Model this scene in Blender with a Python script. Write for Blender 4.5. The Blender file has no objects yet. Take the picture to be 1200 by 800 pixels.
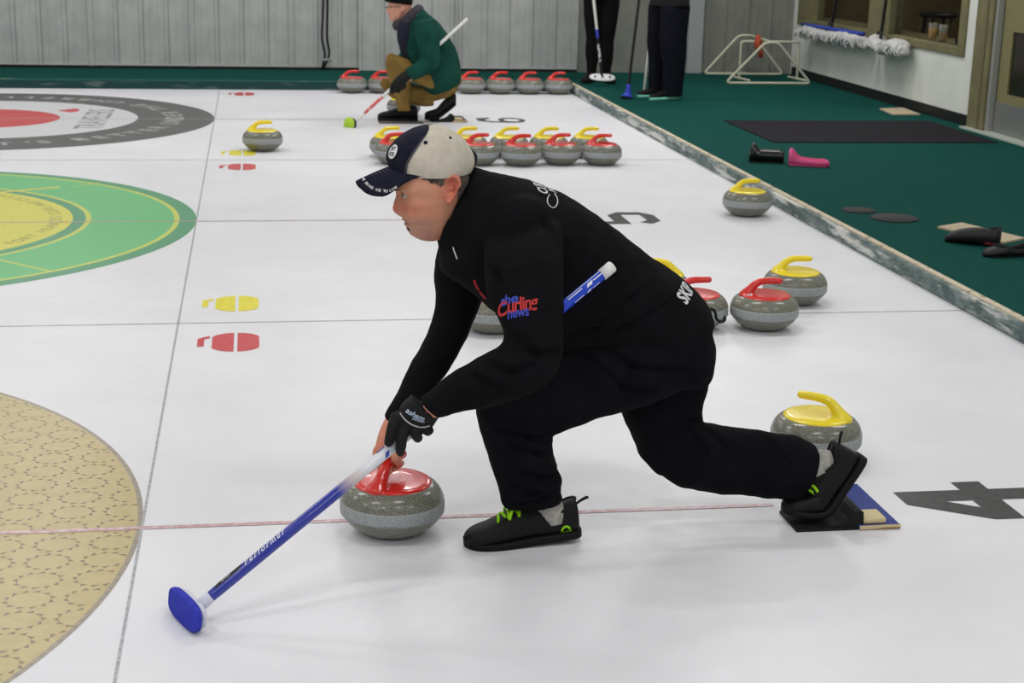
import bpy, bmesh, math, random
from math import sin, cos, pi, radians, sqrt, exp, atan2
from mathutils import Vector, Matrix, noise
from mathutils.bvhtree import BVHTree

random.seed(7)
SC = bpy.context.scene
COL = SC.collection

# ------------------------------------------------------------------ camera
# metres; X runs along the sheets (back line of the near sheet at X=0), Y runs across them,
# Z is up from the ice
F_PX = 1844.6
CAM = Vector((0.322, -4.0927, 1.6105))
YAW, PIT, ROL = 0.16513, 0.26065, 0.02391
FWD = Vector((sin(YAW)*cos(PIT), cos(YAW)*cos(PIT), -sin(PIT)))
_rt = Vector((cos(YAW), -sin(YAW), 0.0))
_up = _rt.cross(FWD)
RT = cos(ROL)*_rt + sin(ROL)*_up
UP = -sin(ROL)*_rt + cos(ROL)*_up
cd = bpy.data.cameras.new('camera')
cam = bpy.data.objects.new('camera', cd)
COL.objects.link(cam)
m = Matrix((RT, UP, -FWD)).transposed().to_4x4()
m.translation = CAM
cam.matrix_world = m
cd.sensor_width = 36.0
cd.lens = F_PX/1200*36.0
cd.clip_start = 0.05
cd.clip_end = 200
cd.dof.use_dof = True
cd.dof.focus_distance = 4.15
cd.dof.aperture_fstop = 9.0
SC.camera = cam

# ------------------------------------------------------------------ world, lights, exposure
SC.view_settings.view_transform = 'Standard'
SC.view_settings.look = 'None'
SC.view_settings.gamma = 1.0
SC.view_settings.use_curve_mapping = False
SC.view_settings.exposure = 0.12
w = bpy.data.worlds.new('rink_air')
SC.world = w
w.use_nodes = True
w.node_tree.nodes['Background'].inputs[0].default_value = (0.93, 0.97, 1.0, 1)
w.node_tree.nodes['Background'].inputs[1].default_value = 0.40

def area(name, loc, sx, sy, power, col=(1, 0.975, 0.97), rot=(0, 0, 0)):
    l = bpy.data.lights.new(name, 'AREA')
    l.shape = 'RECTANGLE'
    l.size = sx
    l.size_y = sy
    l.energy = power
    l.color = col
    o = bpy.data.objects.new(name, l)
    o.location = loc
    o.rotation_euler = rot
    COL.objects.link(o)
    return o
# fluorescent battens hung in rows along the sheets
for y, pw in ((-4.4, 25), (-1.6, 23), (2.24, 29.5), (6.73, 31), (10.6, 35)):
    for x in (-4.6, -1.6, 1.4, 4.4):
        area('fluorescent_lamp', (x, y, 3.55), 1.25, 0.22, pw)
area('white_wall_fill', (4.0, 8.6, 3.55), 1.2, 0.3, 40)  # added fill over the walkway to brighten the white wall, not a known fixture

# ------------------------------------------------------------------ helpers
def ray(px, py):
    return FWD + RT*((px-600)/F_PX) - UP*((py-400)/F_PX)
def at(px, py, Y):
    """the point at distance Y across the rink that the photograph shows at (px, py)"""
    d = ray(px, py)
    return CAM + d*((Y-CAM.y)/d.y)
def ground(px, py, z=0.0):
    d = ray(px, py)
    return CAM + d*((z-CAM.z)/d.z)
def pxsize(p):
    return (p-CAM).dot(FWD)/F_PX      # metres per pixel at p

def lin(c):
    return c/12.92 if c <= 0.04045 else ((c+0.055)/1.055)**2.4
def srgb(r, g, b):
    return (lin(r/255), lin(g/255), lin(b/255), 1)

MATS = {}
def mat(name, col, rough=0.6, spec=0.4, metal=0.0, col2=None, nscale=30.0, nlo=0.4, nhi=0.6, ndetail=4,
        bump=0.0, bscale=200.0, sheen=0.0, coat=0.0, emit=None, estr=0.0, stretch=None, alpha=1.0, trans=0.0, sss=0.0):
    if name in MATS:
        return MATS[name]
    M = bpy.data.materials.new(name)
    M.use_nodes = True
    nt = M.node_tree
    N = nt.nodes
    L = nt.links
    b = N['Principled BSDF']
    c = srgb(*col)
    b.inputs['Base Color'].default_value = c
    b.inputs['Roughness'].default_value = rough
    b.inputs['Specular IOR Level'].default_value = spec
    b.inputs['Metallic'].default_value = metal
    b.inputs['Sheen Weight'].default_value = sheen
    b.inputs['Coat Weight'].default_value = coat
    b.inputs['Alpha'].default_value = alpha
    b.inputs['Transmission Weight'].default_value = trans
    if sss:
        b.inputs['Subsurface Weight'].default_value = sss
        b.inputs['Subsurface Radius'].default_value = (0.01, 0.004, 0.002)
        b.inputs['Subsurface Scale'].default_value = 0.5
    if emit:
        b.inputs['Emission Color'].default_value = srgb(*emit)
        b.inputs['Emission Strength'].default_value = estr
    tc = mp = None
    if col2 or bump:
        tc = N.new('ShaderNodeTexCoord')
        mp = N.new('ShaderNodeMapping')
        L.new(tc.outputs['Object'], mp.inputs['Vector'])
        if stretch:
            mp.inputs['Scale'].default_value = stretch
    if col2:
        n = N.new('ShaderNodeTexNoise')
        n.inputs['Scale'].default_value = nscale
        n.inputs['Detail'].default_value = ndetail
        L.new(mp.outputs[0], n.inputs['Vector'])
        r = N.new('ShaderNodeValToRGB')
        r.color_ramp.elements[0].position = nlo
        r.color_ramp.elements[0].color = c
        r.color_ramp.elements[1].position = nhi
        r.color_ramp.elements[1].color = srgb(*col2)
        L.new(n.outputs['Fac'], r.inputs['Fac'])
        L.new(r.outputs['Color'], b.inputs['Base Color'])
    if bump:
        n = N.new('ShaderNodeTexNoise')
        n.inputs['Scale'].default_value = bscale
        n.inputs['Detail'].default_value = 3
        L.new(mp.outputs[0], n.inputs['Vector'])
        bp = N.new('ShaderNodeBump')
        bp.inputs['Strength'].default_value = bump
        bp.inputs['Distance'].default_value = 0.01
        L.new(n.outputs['Fac'], bp.inputs['Height'])
        L.new(bp.outputs[0], b.inputs['Normal'])
    MATS[name] = M
    return M

def origin(o):
    p = Vector((0, 0, 0))
    while o:
        p += o.location
        o = o.parent
    return p
def tag(o, label=None, cat=None, group=None, kind=None):
    if label: o['label'] = label
    if cat: o['category'] = cat
    if group: o['group'] = group
    if kind: o['kind'] = kind
    return o
def empty(name, loc=(0, 0, 0), parent=None):
    o = bpy.data.objects.new(name, None)
    o.location = loc
    o.empty_display_size = 0.1
    COL.objects.link(o)
    if parent: o.parent = parent
    return o
def link_mesh(name, me, material, parent=None, smooth=True, local=False):
    """one mesh object; its vertices are given in world space unless local"""
    o = bpy.data.objects.new(name, me)
    COL.objects.link(o)
    if parent:
        o.parent = parent
        if not local:
            me.transform(Matrix.Translation(-origin(parent)))
    if material is not None and not (len(me.materials) and me.materials[0]):
        me.materials.clear()
        me.materials.append(material)
    if smooth and len(me.polygons):
        me.polygons.foreach_set('use_smooth', [True]*len(me.polygons))
    me.update()
    return o
def geo(verts, faces):
    me = bpy.data.meshes.new('m')
    me.from_pydata([tuple(v) for v in verts], [], faces)
    me.validate()
    me.update()
    return me
def mk(name, verts, faces, material, parent=None, smooth=True, local=False):
    return link_mesh(name, geo(verts, faces), material, parent, smooth, local)
def join_geo(parts):
    V, Fc = [], []
    for v, f in parts:
        k = len(V)
        V += [Vector(p) for p in v]
        Fc += [tuple(i+k for i in q) for q in f]
    return V, Fc
def flipfix(me):
    bm = bmesh.new()
    bm.from_mesh(me)
    bmesh.ops.recalc_face_normals(bm, faces=bm.faces)
    bm.to_mesh(me)
    bm.free()

def box(x0, x1, y0, y1, z0, z1, bev=0.0):
    bm = bmesh.new()
    bmesh.ops.create_cube(bm, size=1.0)
    for v in bm.verts:
        v.co = Vector(((x0+x1)/2+v.co.x*(x1-x0), (y0+y1)/2+v.co.y*(y1-y0), (z0+z1)/2+v.co.z*(z1-z0)))
    if bev:
        bmesh.ops.bevel(bm, geom=bm.edges[:]+bm.verts[:], offset=bev, segments=2, affect='EDGES', profile=0.5)
    V = [v.co.copy() for v in bm.verts]
    bm.verts.index_update()
    Fc = [tuple(v.index for v in f.verts) for f in bm.faces]
    bm.free()
    return V, Fc
def mbox(name, x0, x1, y0, y1, z0, z1, material, parent=None, bev=0.0, local=False):
    v, f = box(x0, x1, y0, y1, z0, z1, bev)
    return mk(name, v, f, material, parent, smooth=False, local=local)

def loft(secs, n=20, power=2.0, capends=True):
    """secs: (centre, U, V) half axes; superellipse rings joined to a closed tube"""
    V, Fc = [], []
    for c, u, v in secs:
        for k in range(n):
            a = 2*pi*k/n
            ca, sa = cos(a), sin(a)
            e = 2.0/power
            V.append(c + u*(abs(ca)**e*(1 if ca >= 0 else -1)) + v*(abs(sa)**e*(1 if sa >= 0 else -1)))
    m_ = len(secs)
    for i in range(m_-1):
        for k in range(n):
            a, b = i*n+k, i*n+(k+1) % n
            Fc.append((a, b, b+n, a+n))
    if capends:
        for i in (0, m_-1):
            ci = len(V)
            V.append(secs[i][0].copy())
            for k in range(n):
                a, b = i*n+k, i*n+(k+1) % n
                Fc.append((ci, b, a) if i == 0 else (ci, a, b))
    return V, Fc
def cr(a, b, c, d, t):
    return 0.5*((2*b)+(c-a)*t+(2*a-5*b+4*c-d)*t*t+(3*b-a-3*c+d)*t*t*t)
def smooth_list(rows, sub):
    """Catmull-Rom through rows of equal-length tuples of numbers or vectors"""
    out = []
    n = len(rows)
    for i in range(n-1):
        p = [rows[max(i-1, 0)], rows[i], rows[i+1], rows[min(i+2, n-1)]]
        for s in range(sub):
            t = s/sub
            out.append(tuple(cr(p[0][k], p[1][k], p[2][k], p[3][k], t) for k in range(len(rows[0]))))
    out.append(tuple(rows[-1]))
    return out
def path_tube(pts, radii, n=12, sub=4, round_end=True, flat=1.0, up=None):
    """tube along points with a radius at each, ends rounded off"""
    rows = [(Vector(p), r) for p, r in zip(pts, radii)]
    if sub > 1 and len(rows) > 2:
        rows = smooth_list(rows, sub)
    P = [r[0] for r in rows]
    Rr = [max(r[1], 1e-5) for r in rows]
    secs = []
    ref = Vector(up) if up else None
    prev = None
    m_ = len(P)
    T = []
    for i in range(m_):
        t = (P[min(i+1, m_-1)]-P[max(i-1, 0)])
        T.append(t.normalized() if t.length > 1e-9 else Vector((0, 0, 1)))
    for i in range(m_):
        t = T[i]
        if prev is None:
            r0 = ref if ref else (Vector((0, 0, 1)) if abs(t.z) < 0.9 else Vector((1, 0, 0)))
        else:
            r0 = ref if ref else prev
        v = r0 - t*r0.dot(t)
        if v.length < 1e-6:
            v = t.orthogonal()
        v.normalize()
        u = t.cross(v).normalized()
        prev = v
        secs.append((P[i], u*Rr[i], v*Rr[i]*flat))
    if round_end:
        a, b = [], []
        for ang in (78, 52, 26):
            s, c = sin(radians(ang)), cos(radians(ang))
            a.append((P[0]-T[0]*Rr[0]*s*min(1, flat), secs[0][1]*c, secs[0][2]*c))
        for ang in (26, 52, 78):
            s, c = sin(radians(ang)), cos(radians(ang))
            b.append((P[-1]+T[-1]*Rr[-1]*s*min(1, flat), secs[-1][1]*c, secs[-1][2]*c))
        secs = a+secs+b
    return loft(secs, n)
def lathe(prof, n=40):
    """closed surface of revolution about Z from (r, z) pairs, axis points where r = 0"""
    V, Fc, rings = [], [], []
    for r, z in prof:
        if r < 1e-6:
            rings.append([len(V)])
            V.append(Vector((0, 0, z)))
        else:
            rings.append(list(range(len(V), len(V)+n)))
            V += [Vector((r*cos(2*pi*k/n), r*sin(2*pi*k/n), z)) for k in range(n)]
    for a, b in zip(rings, rings[1:]):
        for k in range(n):
            if len(a) == 1 and len(b) == 1: continue
            if len(a) == 1: Fc.append((a[0], b[(k+1) % n], b[k]))
            elif len(b) == 1: Fc.append((a[k], a[(k+1) % n], b[0]))
            else: Fc.append((a[k], a[(k+1) % n], b[(k+1) % n], b[k]))
    return V, Fc
def xf(g, M):
    return [M @ Vector(v) for v in g[0]], g[1]
def prism(poly, z0, z1):
    """a flat polygon (x, y) given thickness"""
    n = len(poly)
    V = [Vector((x, y, z0)) for x, y in poly]+[Vector((x, y, z1)) for x, y in poly]
    Fc = [tuple(reversed(range(n))), tuple(range(n, 2*n))]
    Fc += [(k, (k+1) % n, (k+1) % n+n, k+n) for k in range(n)]
    return V, Fc
def eval_mesh(me, mods):
    """apply modifiers to a mesh through a throw-away object"""
    o = bpy.data.objects.new('tmp', me)
    COL.objects.link(o)
    for typ, kw in mods:
        md = o.modifiers.new('m', typ)
        for k, v in kw.items():
            setattr(md, k, v)
    dg = bpy.context.evaluated_depsgraph_get()
    r = bpy.data.meshes.new_from_object(o.evaluated_get(dg))
    bpy.data.objects.remove(o)
    bpy.data.meshes.remove(me)
    return r
def blend_union(parts, voxel, smooth=4, factor=0.5):
    v, f = join_geo(parts)
    me = geo(v, f)
    flipfix(me)
    mods = [('REMESH', dict(mode='VOXEL', voxel_size=voxel, adaptivity=0.0))]
    if smooth:
        mods.append(('SMOOTH', dict(factor=factor, iterations=smooth)))
    return eval_mesh(me, mods)
def weld_union(meshes):
    """boolean union of closed meshes into one continuous surface"""
    base = meshes[0]
    for other in meshes[1:]:
        oo = bpy.data.objects.new('tmpb', other)
        COL.objects.link(oo)
        base = eval_mesh(base, [('BOOLEAN', dict(operation='UNION', solver='MANIFOLD', object=oo))])
        bpy.data.objects.remove(oo)
    return base
def text_geo(s, size, bold=0.0, shear=0.0, space=1.0):
    cu = bpy.data.curves.new('t', 'FONT')
    cu.body = s
    cu.size = size
    cu.offset = bold*size
    cu.shear = shear
    cu.space_character = space
    cu.align_x = 'CENTER'
    cu.align_y = 'CENTER'
    cu.resolution_u = 3
    o = bpy.data.objects.new('t', cu)
    COL.objects.link(o)
    dg = bpy.context.evaluated_depsgraph_get()
    me = bpy.data.meshes.new_from_object(o.evaluated_get(dg))
    V = [v.co.copy() for v in me.vertices]
    Fc = [tuple(p.vertices) for p in me.polygons]
    bpy.data.objects.remove(o)
    bpy.data.meshes.remove(me)
    return V, Fc
def fine(g, maxlen):
    """split long edges so that a flat print can follow a curved surface"""
    me = geo(*g)
    bm = bmesh.new()
    bm.from_mesh(me)
    bmesh.ops.triangulate(bm, faces=bm.faces[:])
    for _ in range(5):
        e = [x for x in bm.edges if x.calc_length() > maxlen]
        if not e: break
        bmesh.ops.subdivide_edges(bm, edges=e, cuts=1)
        bmesh.ops.triangulate(bm, faces=bm.faces[:])
    bm.verts.index_update()
    V = [v.co.copy() for v in bm.verts]
    Fc = [tuple(v.index for v in f.verts) for f in bm.faces]
    bm.free()
    bpy.data.meshes.remove(me)
    return V, Fc
def bvh_of(me, off=Vector((0, 0, 0))):
    return BVHTree.FromPolygons([v.co+off for v in me.vertices], [tuple(p.vertices) for p in me.polygons])
def print_on(name, g, bvh, c, right, up, material, parent, maxlen=0.006, lift=0.0015):
    """lay flat print g (local x, y) on the surface bvh around the world point c"""
    right = Vector(right).normalized()
    up = Vector(up)
    up = (up-right*up.dot(right)).normalized()
    nrm = right.cross(up)
    V, Fc = fine(g, maxlen)
    out = []
    for p in V:
        q = Vector(c)+right*p.x+up*p.y
        h = bvh.ray_cast(q+nrm*0.12, -nrm, 0.3)
        if h[0] is None:
            h = bvh.find_nearest(q)
        n_ = h[1] if h[1].dot(nrm) > 0 else -h[1]
        out.append(h[0]+n_*lift)
    return mk(name, out, Fc, material, parent, smooth=False)
def scatter_rough(me, amp, freq, seed=0.0, stretch=(1, 1, 1)):
    """push a cloth surface in and out so it creases"""
    off = Vector((seed, seed*1.7, -seed))
    vs = me.vertices
    nr = [v.normal.copy() for v in vs]
    for i, v in enumerate(vs):
        p = Vector((v.co.x*stretch[0], v.co.y*stretch[1], v.co.z*stretch[2]))*freq+off
        k = noise.noise(p)+0.5*noise.noise(p*2.1)
        v.co += nr[i]*amp*k
    me.update()

# ------------------------------------------------------------------ the setting
W = 4.4853          # centre line to centre line
XE = 3.39           # end of the ice
YF = 11.25          # far side of the ice
ZC = 0.08           # carpet above the ice

def ice_material():
    M = mat('ice', (222, 224, 226), rough=0.30, spec=0.35, bump=0.05, bscale=260)
    nt = M.node_tree
    N, L = nt.nodes, nt.links
    b = N['Principled BSDF']
    tc = N.new('ShaderNodeTexCoord')
    n = N.new('ShaderNodeTexNoise')
    n.inputs['Scale'].default_value = 0.9
    n.inputs['Detail'].default_value = 6
    n.inputs['Roughness'].default_value = 0.65
    L.new(tc.outputs['Object'], n.inputs['Vector'])
    r = N.new('ShaderNodeValToRGB')
    r.color_ramp.elements[0].position = 0.3
    r.color_ramp.elements[0].color = srgb(216, 216, 221)
    r.color_ramp.elements[1].position = 0.65
    r.color_ramp.elements[1].color = srgb(229, 229, 233)
    L.new(n.outputs['Fac'], r.inputs['Fac'])
    L.new(r.outputs['Color'], b.inputs['Base Color'])
    n2 = N.new('ShaderNodeTexNoise')
    n2.inputs['Scale'].default_value = 14
    n2.inputs['Detail'].default_value = 5
    L.new(tc.outputs['Object'], n2.inputs['Vector'])
    mr = N.new('ShaderNodeMapRange')
    mr.inputs['To Min'].default_value = 0.26
    mr.inputs['To Max'].default_value = 0.5
    L.new(n2.outputs['Fac'], mr.inputs['Value'])
    L.new(mr.outputs[0], b.inputs['Roughness'])
    return M
ICE = ice_material()
floor = tag(mbox('floor', -9, XE, -6, YF, -0.1, 0.0, ICE), 'white pebbled ice of the curling sheets', kind='structure')
def paint(name, col, col2=None, scale=60, lo=0.42, hi=0.62):
    return mat(name, col, rough=0.32, spec=0.35, col2=col2, nscale=scale, nlo=lo, nhi=hi)
P_RED = paint('paint_centre_line', (192, 148, 154), (208, 186, 190), 45)
P_GREY = paint('paint_grey_line', (150, 152, 158), (186, 188, 192), 45)
P_LINE = paint('paint_thin_line', (168, 170, 174), (196, 198, 200), 30)
P_BLACK = paint('paint_black', (58, 60, 61), (44, 46, 47), 40)
P_YEL = paint('paint_yellow', (232, 222, 62), (222, 208, 56), 40)
P_RIC = paint('paint_red_icon', (205, 78, 82), (196, 66, 74), 40)
P_TAN = paint('paint_tan', (190, 173, 124), (184, 167, 119), 22)
P_TANB = paint('paint_tan_border', (158, 148, 130), (140, 132, 120), 60)
P_TRI = paint('paint_tan_marks', (142, 128, 102), (128, 114, 94), 60)
P_GRN = paint('paint_green', (104, 186, 122), (110, 192, 126), 60)
P_DGRN = paint('paint_dark_green', (84, 152, 112), (92, 160, 116), 60)
P_YDISC = paint('paint_yellow_disc', (220, 214, 92), (212, 206, 86), 60)
P_YLINE = paint('paint_yellow_line', (198, 206, 98), (206, 212, 92), 60)
P_DARK = paint('paint_dark_ring', (92, 92, 90), (84, 84, 83), 60)
P_RDISC = paint('paint_red_disc', (206, 74, 74), (196, 66, 68), 60)
P_WHITE = paint('paint_white', (216, 217, 219), (208, 209, 211), 60)
P_LTXT = paint('paint_pale_letter', (176, 176, 177), (160, 160, 160), 60)
P_LOGO = paint('paint_grey_letter', (150, 150, 152), (130, 130, 132), 60)
P_OLIVE = paint('paint_olive_letter', (158, 160, 84), (168, 170, 88), 60)

def strip(name, x0, x1, y0, y1, z, m_):
    return mk(name, [(x0, y0, z), (x1, y0, z), (x1, y1, z), (x0, y1, z)], [(0, 1, 2, 3)], m_, floor, False)
def disc(name, cx, cy, r0, r1, z, m_, n=160):
    V, Fc = [], []
    if r0 <= 0:
        V = [(cx+r1*cos(2*pi*k/n), cy+r1*sin(2*pi*k/n), z) for k in range(n)]
        Fc = [tuple(range(n))]
    else:
        for k in range(n):
            c, s = cos(2*pi*k/n), sin(2*pi*k/n)
            V += [(cx+r0*c, cy+r0*s, z), (cx+r1*c, cy+r1*s, z)]
        Fc = [(2*k, 2*k+1, (2*k+3) % (2*n), (2*k+2) % (2*n)) for k in range(n)]
    return mk(name, V, Fc, m_, floor, False)
def arc_text(name, s, cx, cy, r, a0, da, size, z, m_, bold=0.02):
    parts = []
    a = a0
    for ch in s:
        if ch != ' ':
            g = text_geo(ch, size, bold)
            t = radians(a)
            # top of the letter points to the centre, reading runs anticlockwise
            M = Matrix(((-sin(t), -cos(t), 0, cx+r*cos(t)), (cos(t), -sin(t), 0, cy+r*sin(t)), (0, 0, 1, z), (0, 0, 0, 1)))
            parts.append(xf(g, M))
        a += da*(0.6 if ch in "' I" else 1.0)
    v, f = join_geo(parts)
    return mk(name, v, f, m_, floor, False)

# lines
strip('back_line', -0.0036, 0.0036, -6, YF, 0.0012, P_GREY)
for k in range(3):
    strip('centre_line', -9, 1.78, k*W-(0.011 if k == 0 else 0.009), k*W+(0.011 if k == 0 else 0.009), 0.0014, P_RED if k < 2 else P_LINE)
for k in (0.5, 1.5):
    strip('divider_line', -9, XE, k*W-0.005, k*W+0.005, 0.0012, P_LINE)
# near house: tan with rings of small triangles
HX = -1.83
disc('house_border', HX, 0, 1.816, 1.83, 0.0006, P_TANB)
disc('house_disc', HX, 0, 0, 1.816, 0.0005, P_TAN)
V, Fc = [], []
for i in range(-7, 1):
    for j in range(-17, 18):
        cx, cy = -0.062+i*0.142+j*0.0085, j*0.116+0.02
        for k in range(12):
            a = 2*pi*(k+0.3*(j % 3))/12
            p = Vector((cx+0.054*cos(a), cy+0.046*sin(a), 0.0009))
            if (p.x-HX)**2+p.y**2 > 1.81**2: continue
            tw = a+pi/2+0.35
            e1 = Vector((cos(tw), sin(tw), 0))*0.0105
            e2 = Vector((-sin(tw), cos(tw), 0))*0.0068
            b = len(V)
            V += [p+e1, p-e1+e2, p-e1-e2]
            Fc.append((b, b+1, b+2))
mk('house_triangle_print', V, Fc, P_TRI, floor, False)
# middle house: green and yellow
disc('house_border', HX, W, 1.74, 1.83, 0.0005, P_DGRN)
disc('house_line', HX, W, 1.712, 1.74, 0.0005, P_YLINE)
disc('house_ring', HX, W, 1.272, 1.712, 0.0005, P_GRN)
disc('house_line', HX, W, 1.243, 1.272, 0.0005, P_YLINE)
disc('house_line', HX, W, 1.175, 1.243, 0.0005, P_DGRN)
disc('house_disc', HX, W, 0, 1.175, 0.0005, P_YDISC)
arc_text('house_lettering', 'FORT FRANCES CURLING CLUB', HX, W, 1.09, -31, 3.65, 0.085, 0.0009, P_OLIVE)
def bar(name, a, b, wd, m_, z=0.0009):
    a, b = Vector((*a, z)), Vector((*b, z))
    n = (b-a).normalized().cross(Vector((0, 0, 1)))*wd/2
    return mk(name, [a+n, b+n, b-n, a-n], [(0, 1, 2, 3)], m_, floor, False)
bar('house_emblem_bar', (-1.50, 5.25), (-0.846, 5.63), 0.042, P_YDISC)
bar('house_emblem_bar', (-0.756, 5.63), (-0.62, 5.79), 0.014, P_YLINE)
bar('house_emblem_bar', (-1.20, 3.83), (-0.618, 3.256), 0.02, P_YLINE)
# far house: dark ring, white ring, red centre
disc('house_ring', HX, 2*W, 1.22, 1.83, 0.0005, P_DARK)
disc('house_ring', HX, 2*W, 0.61, 1.22, 0.0005, P_WHITE)
disc('house_disc', HX, 2*W, 0.05, 0.61, 0.0005, P_RDISC)
arc_text('house_lettering', "IT'S BETTER UNDER THE UMBRELLA", HX, 2*W, 1.52, -79, 6.6, 0.2, 0.0009, P_LTXT, 0.03)
g = text_geo('TRAVELERS', 0.27, 0.01)
mk('house_lettering', [(-0.93-p.y*1.15, 8.97+p.x*0.93, 0.0009) for p in g[0]], g[1], P_LOGO, floor, False)
V = [(-1.30, 9.50, 0.0009)]+[(-1.19+0.085*cos(a)*0.8, 9.52+0.14*sin(a), 0.0009) for a in [radians(-80+16*k) for k in range(11)]]
mk('house_umbrella_print', V, [tuple(range(len(V)))], P_RDISC, floor, False)
# stone-shaped corner marks beside the divider lines
def stone_mark(name, yc, m_):
    parts = []
    def half(x0, x1, f):
        n = 10
        top = [(x0+(x1-x0)*k/n, f((x0+(x1-x0)*k/n-0.233)/0.095)) for k in range(n+1)]
        pts = [(x, yc+h) for x, h in top]+[(x, yc-h) for x, h in reversed(top)]
        return [(x, y, 0.0009) for x, y in pts], [tuple(range(len(pts)))]
    fn = lambda t: 0.14*sqrt(max(0.0, 1-0.72*abs(t)**2.6))
    parts.append(half(0.142, 0.226, fn))
    parts.append(half(0.240, 0.324, fn))
    parts.append(([(0.086, yc-0.06, 0.0009), (0.112, yc-0.06, 0.0009), (0.112, yc+0.045, 0.0009), (0.132, yc+0.06, 0.0009), (0.132, yc+0.1, 0.0009), (0.086, yc+0.06, 0.0009)], [(0, 1, 2, 5), (2, 3, 4, 5)]))
    v, f = join_geo(parts)
    mk(name, v, f, m_, floor, False)
for k in (0.5, 1.5):
    stone_mark('yellow_stone_mark', k*W+0.33, P_YEL)
    stone_mark('red_stone_mark', k*W-0.31, P_RIC)
stone_mark('red_stone_mark', 2.5*W-0.35, P_RIC)
# sheet numbers, read from behind the hacks
def flat(name, polys, m_, cx, cy):
    parts = []
    for p in polys:
        # local x = right (+Y), local y = up (-X)
        parts.append(([(cx-y, cy+x, 0.001) for x, y in p], [tuple(range(len(p)))]))
    v, f = join_geo(parts)
    return mk(name, v, f, m_, floor, False)
flat('sheet_number', [[(-0.023, -0.235), (0.065, -0.235), (0.065, 0.2), (-0.039, 0.2), (-0.023, 0.07)],
                      [(-0.175, -0.1), (-0.023, -0.1), (-0.023, -0.01), (-0.175, -0.01)],
                      [(0.065, -0.1), (0.131, -0.1), (0.131, -0.01), (0.065, -0.01)],
                      [(-0.175, -0.01), (-0.08, -0.01), (-0.023, 0.075), (-0.039, 0.2)]], P_BLACK, 2.372, 0)
st = 0.075
flat('sheet_number', [[(-0.17, 0.2), (0.15, 0.2), (0.15, 0.125), (-0.17, 0.125)], [(-0.17, 0.125), (-0.09, 0.125), (-0.09, 0.07), (-0.17, -0.01)],
                      [(-0.17, -0.01), (-0.09, 0.07), (0.1, 0.07), (0.19, 0.0), (0.11, -0.01)], [(0.11, -0.01), (0.19, 0.0), (0.19, -0.13), (0.11, -0.12)],
                      [(0.19, -0.13), (0.1, -0.2), (-0.08, -0.2), (-0.06, -0.125), (0.11, -0.12)], [(-0.08, -0.2), (-0.17, -0.13), (-0.12, -0.07), (-0.06, -0.125)]],
     P_BLACK, 2.372, W)
n = 28
pts = []
V, Fc = [], []
for k in range(n):
    a = 2*pi*k/n
    V += [(0.09*cos(a), -0.09+0.07*sin(a)), (0.17*cos(a), -0.09+0.115*sin(a))]
ring = [(2*k, 2*k+1, (2*k+3) % (2*n), (2*k+2) % (2*n)) for k in range(n)]
six = join_geo([([(2.36-y, 2*W+x, 0.001) for x, y in V], ring),
                ([(2.36-y, 2*W+x, 0.001) for x, y in [(-0.17, -0.09), (-0.09, -0.09), (-0.085, 0.06), (-0.04, 0.125), (0.06, 0.13), (0.1, 0.07), (0.17, 0.09), (0.11, 0.2), (-0.07, 0.2), (-0.155, 0.1)]],
                 [(0, 1, 2, 9), (9, 2, 3, 8), (3, 4, 7, 8), (4, 5, 6, 7)])])
mk('sheet_number', six[0], six[1], P_BLACK, floor, False)

# carpet, curbs
CARPET = mat('carpet', (16, 78, 70), rough=0.95, spec=0.1, col2=(8, 65, 60), nscale=420, nlo=0.35, nhi=0.65, bump=0.5, bscale=700)
v, f = join_geo([box(XE+0.05, 6.07, -6, 12.5, -0.1, ZC), box(-9, XE+0.05, YF+0.05, 12.5, -0.1, ZC)])
carpet = tag(mk('carpet', v, f, CARPET, None, False), 'dark green carpet walkway around the ice', kind='structure')
def curb_material():
    M = mat('curb_paint', (96, 112, 108), rough=0.75, spec=0.25)
    nt = M.node_tree
    N, L = nt.nodes, nt.links
    b = N['Principled BSDF']
    tc = N.new('ShaderNodeTexCoord')
    def nz(scale, sc, lo, hi):
        mp = N.new('ShaderNodeMapping')
        mp.inputs['Scale'].default_value = sc
        L.new(tc.outputs['Object'], mp.inputs['Vector'])
        n_ = N.new('ShaderNodeTexNoise')
        n_.inputs['Scale'].default_value = scale
        n_.inputs['Detail'].default_value = 8
        n_.inputs['Roughness'].default_value = 0.7
        L.new(mp.outputs[0], n_.inputs['Vector'])
        r_ = N.new('ShaderNodeMapRange')
        r_.inputs['From Min'].default_value = lo
        r_.inputs['From Max'].default_value = hi
        L.new(n_.outputs['Fac'], r_.inputs['Value'])
        return r_
    a = nz(6, (1.0, 0.35, 3.0), 0.50, 0.60)
    c = nz(16, (0.6, 0.6, 1.6), 0.42, 0.6)
    x1 = N.new('ShaderNodeMixRGB')
    x1.inputs[1].default_value = srgb(78, 96, 94)
    x1.inputs[2].default_value = srgb(122, 134, 132)
    L.new(c.outputs[0], x1.inputs[0])
    x2 = N.new('ShaderNodeMixRGB')
    x2.inputs[2].default_value = srgb(206, 206, 200)
    L.new(a.outputs[0], x2.inputs[0])
    L.new(x1.outputs[0], x2.inputs[1])
    L.new(x2.outputs[0], b.inputs['Base Color'])
    return M
CURB = curb_material()
CREAM = mat('worn_cream_edge', (200, 188, 166), rough=0.8, spec=0.2, col2=(128, 122, 104), nscale=14, nlo=0.55, nhi=0.7)
DCURB = mat('dark_green_curb_paint', (34, 66, 66), rough=0.8, spec=0.2, col2=(92, 108, 106), nscale=9, nlo=0.56, nhi=0.72, stretch=(0.5, 1, 3))
c1 = tag(empty('trim_1', (XE+0.025, 3, 0)), 'scuffed grey-green curb board along the end of the ice', kind='structure')
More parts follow.
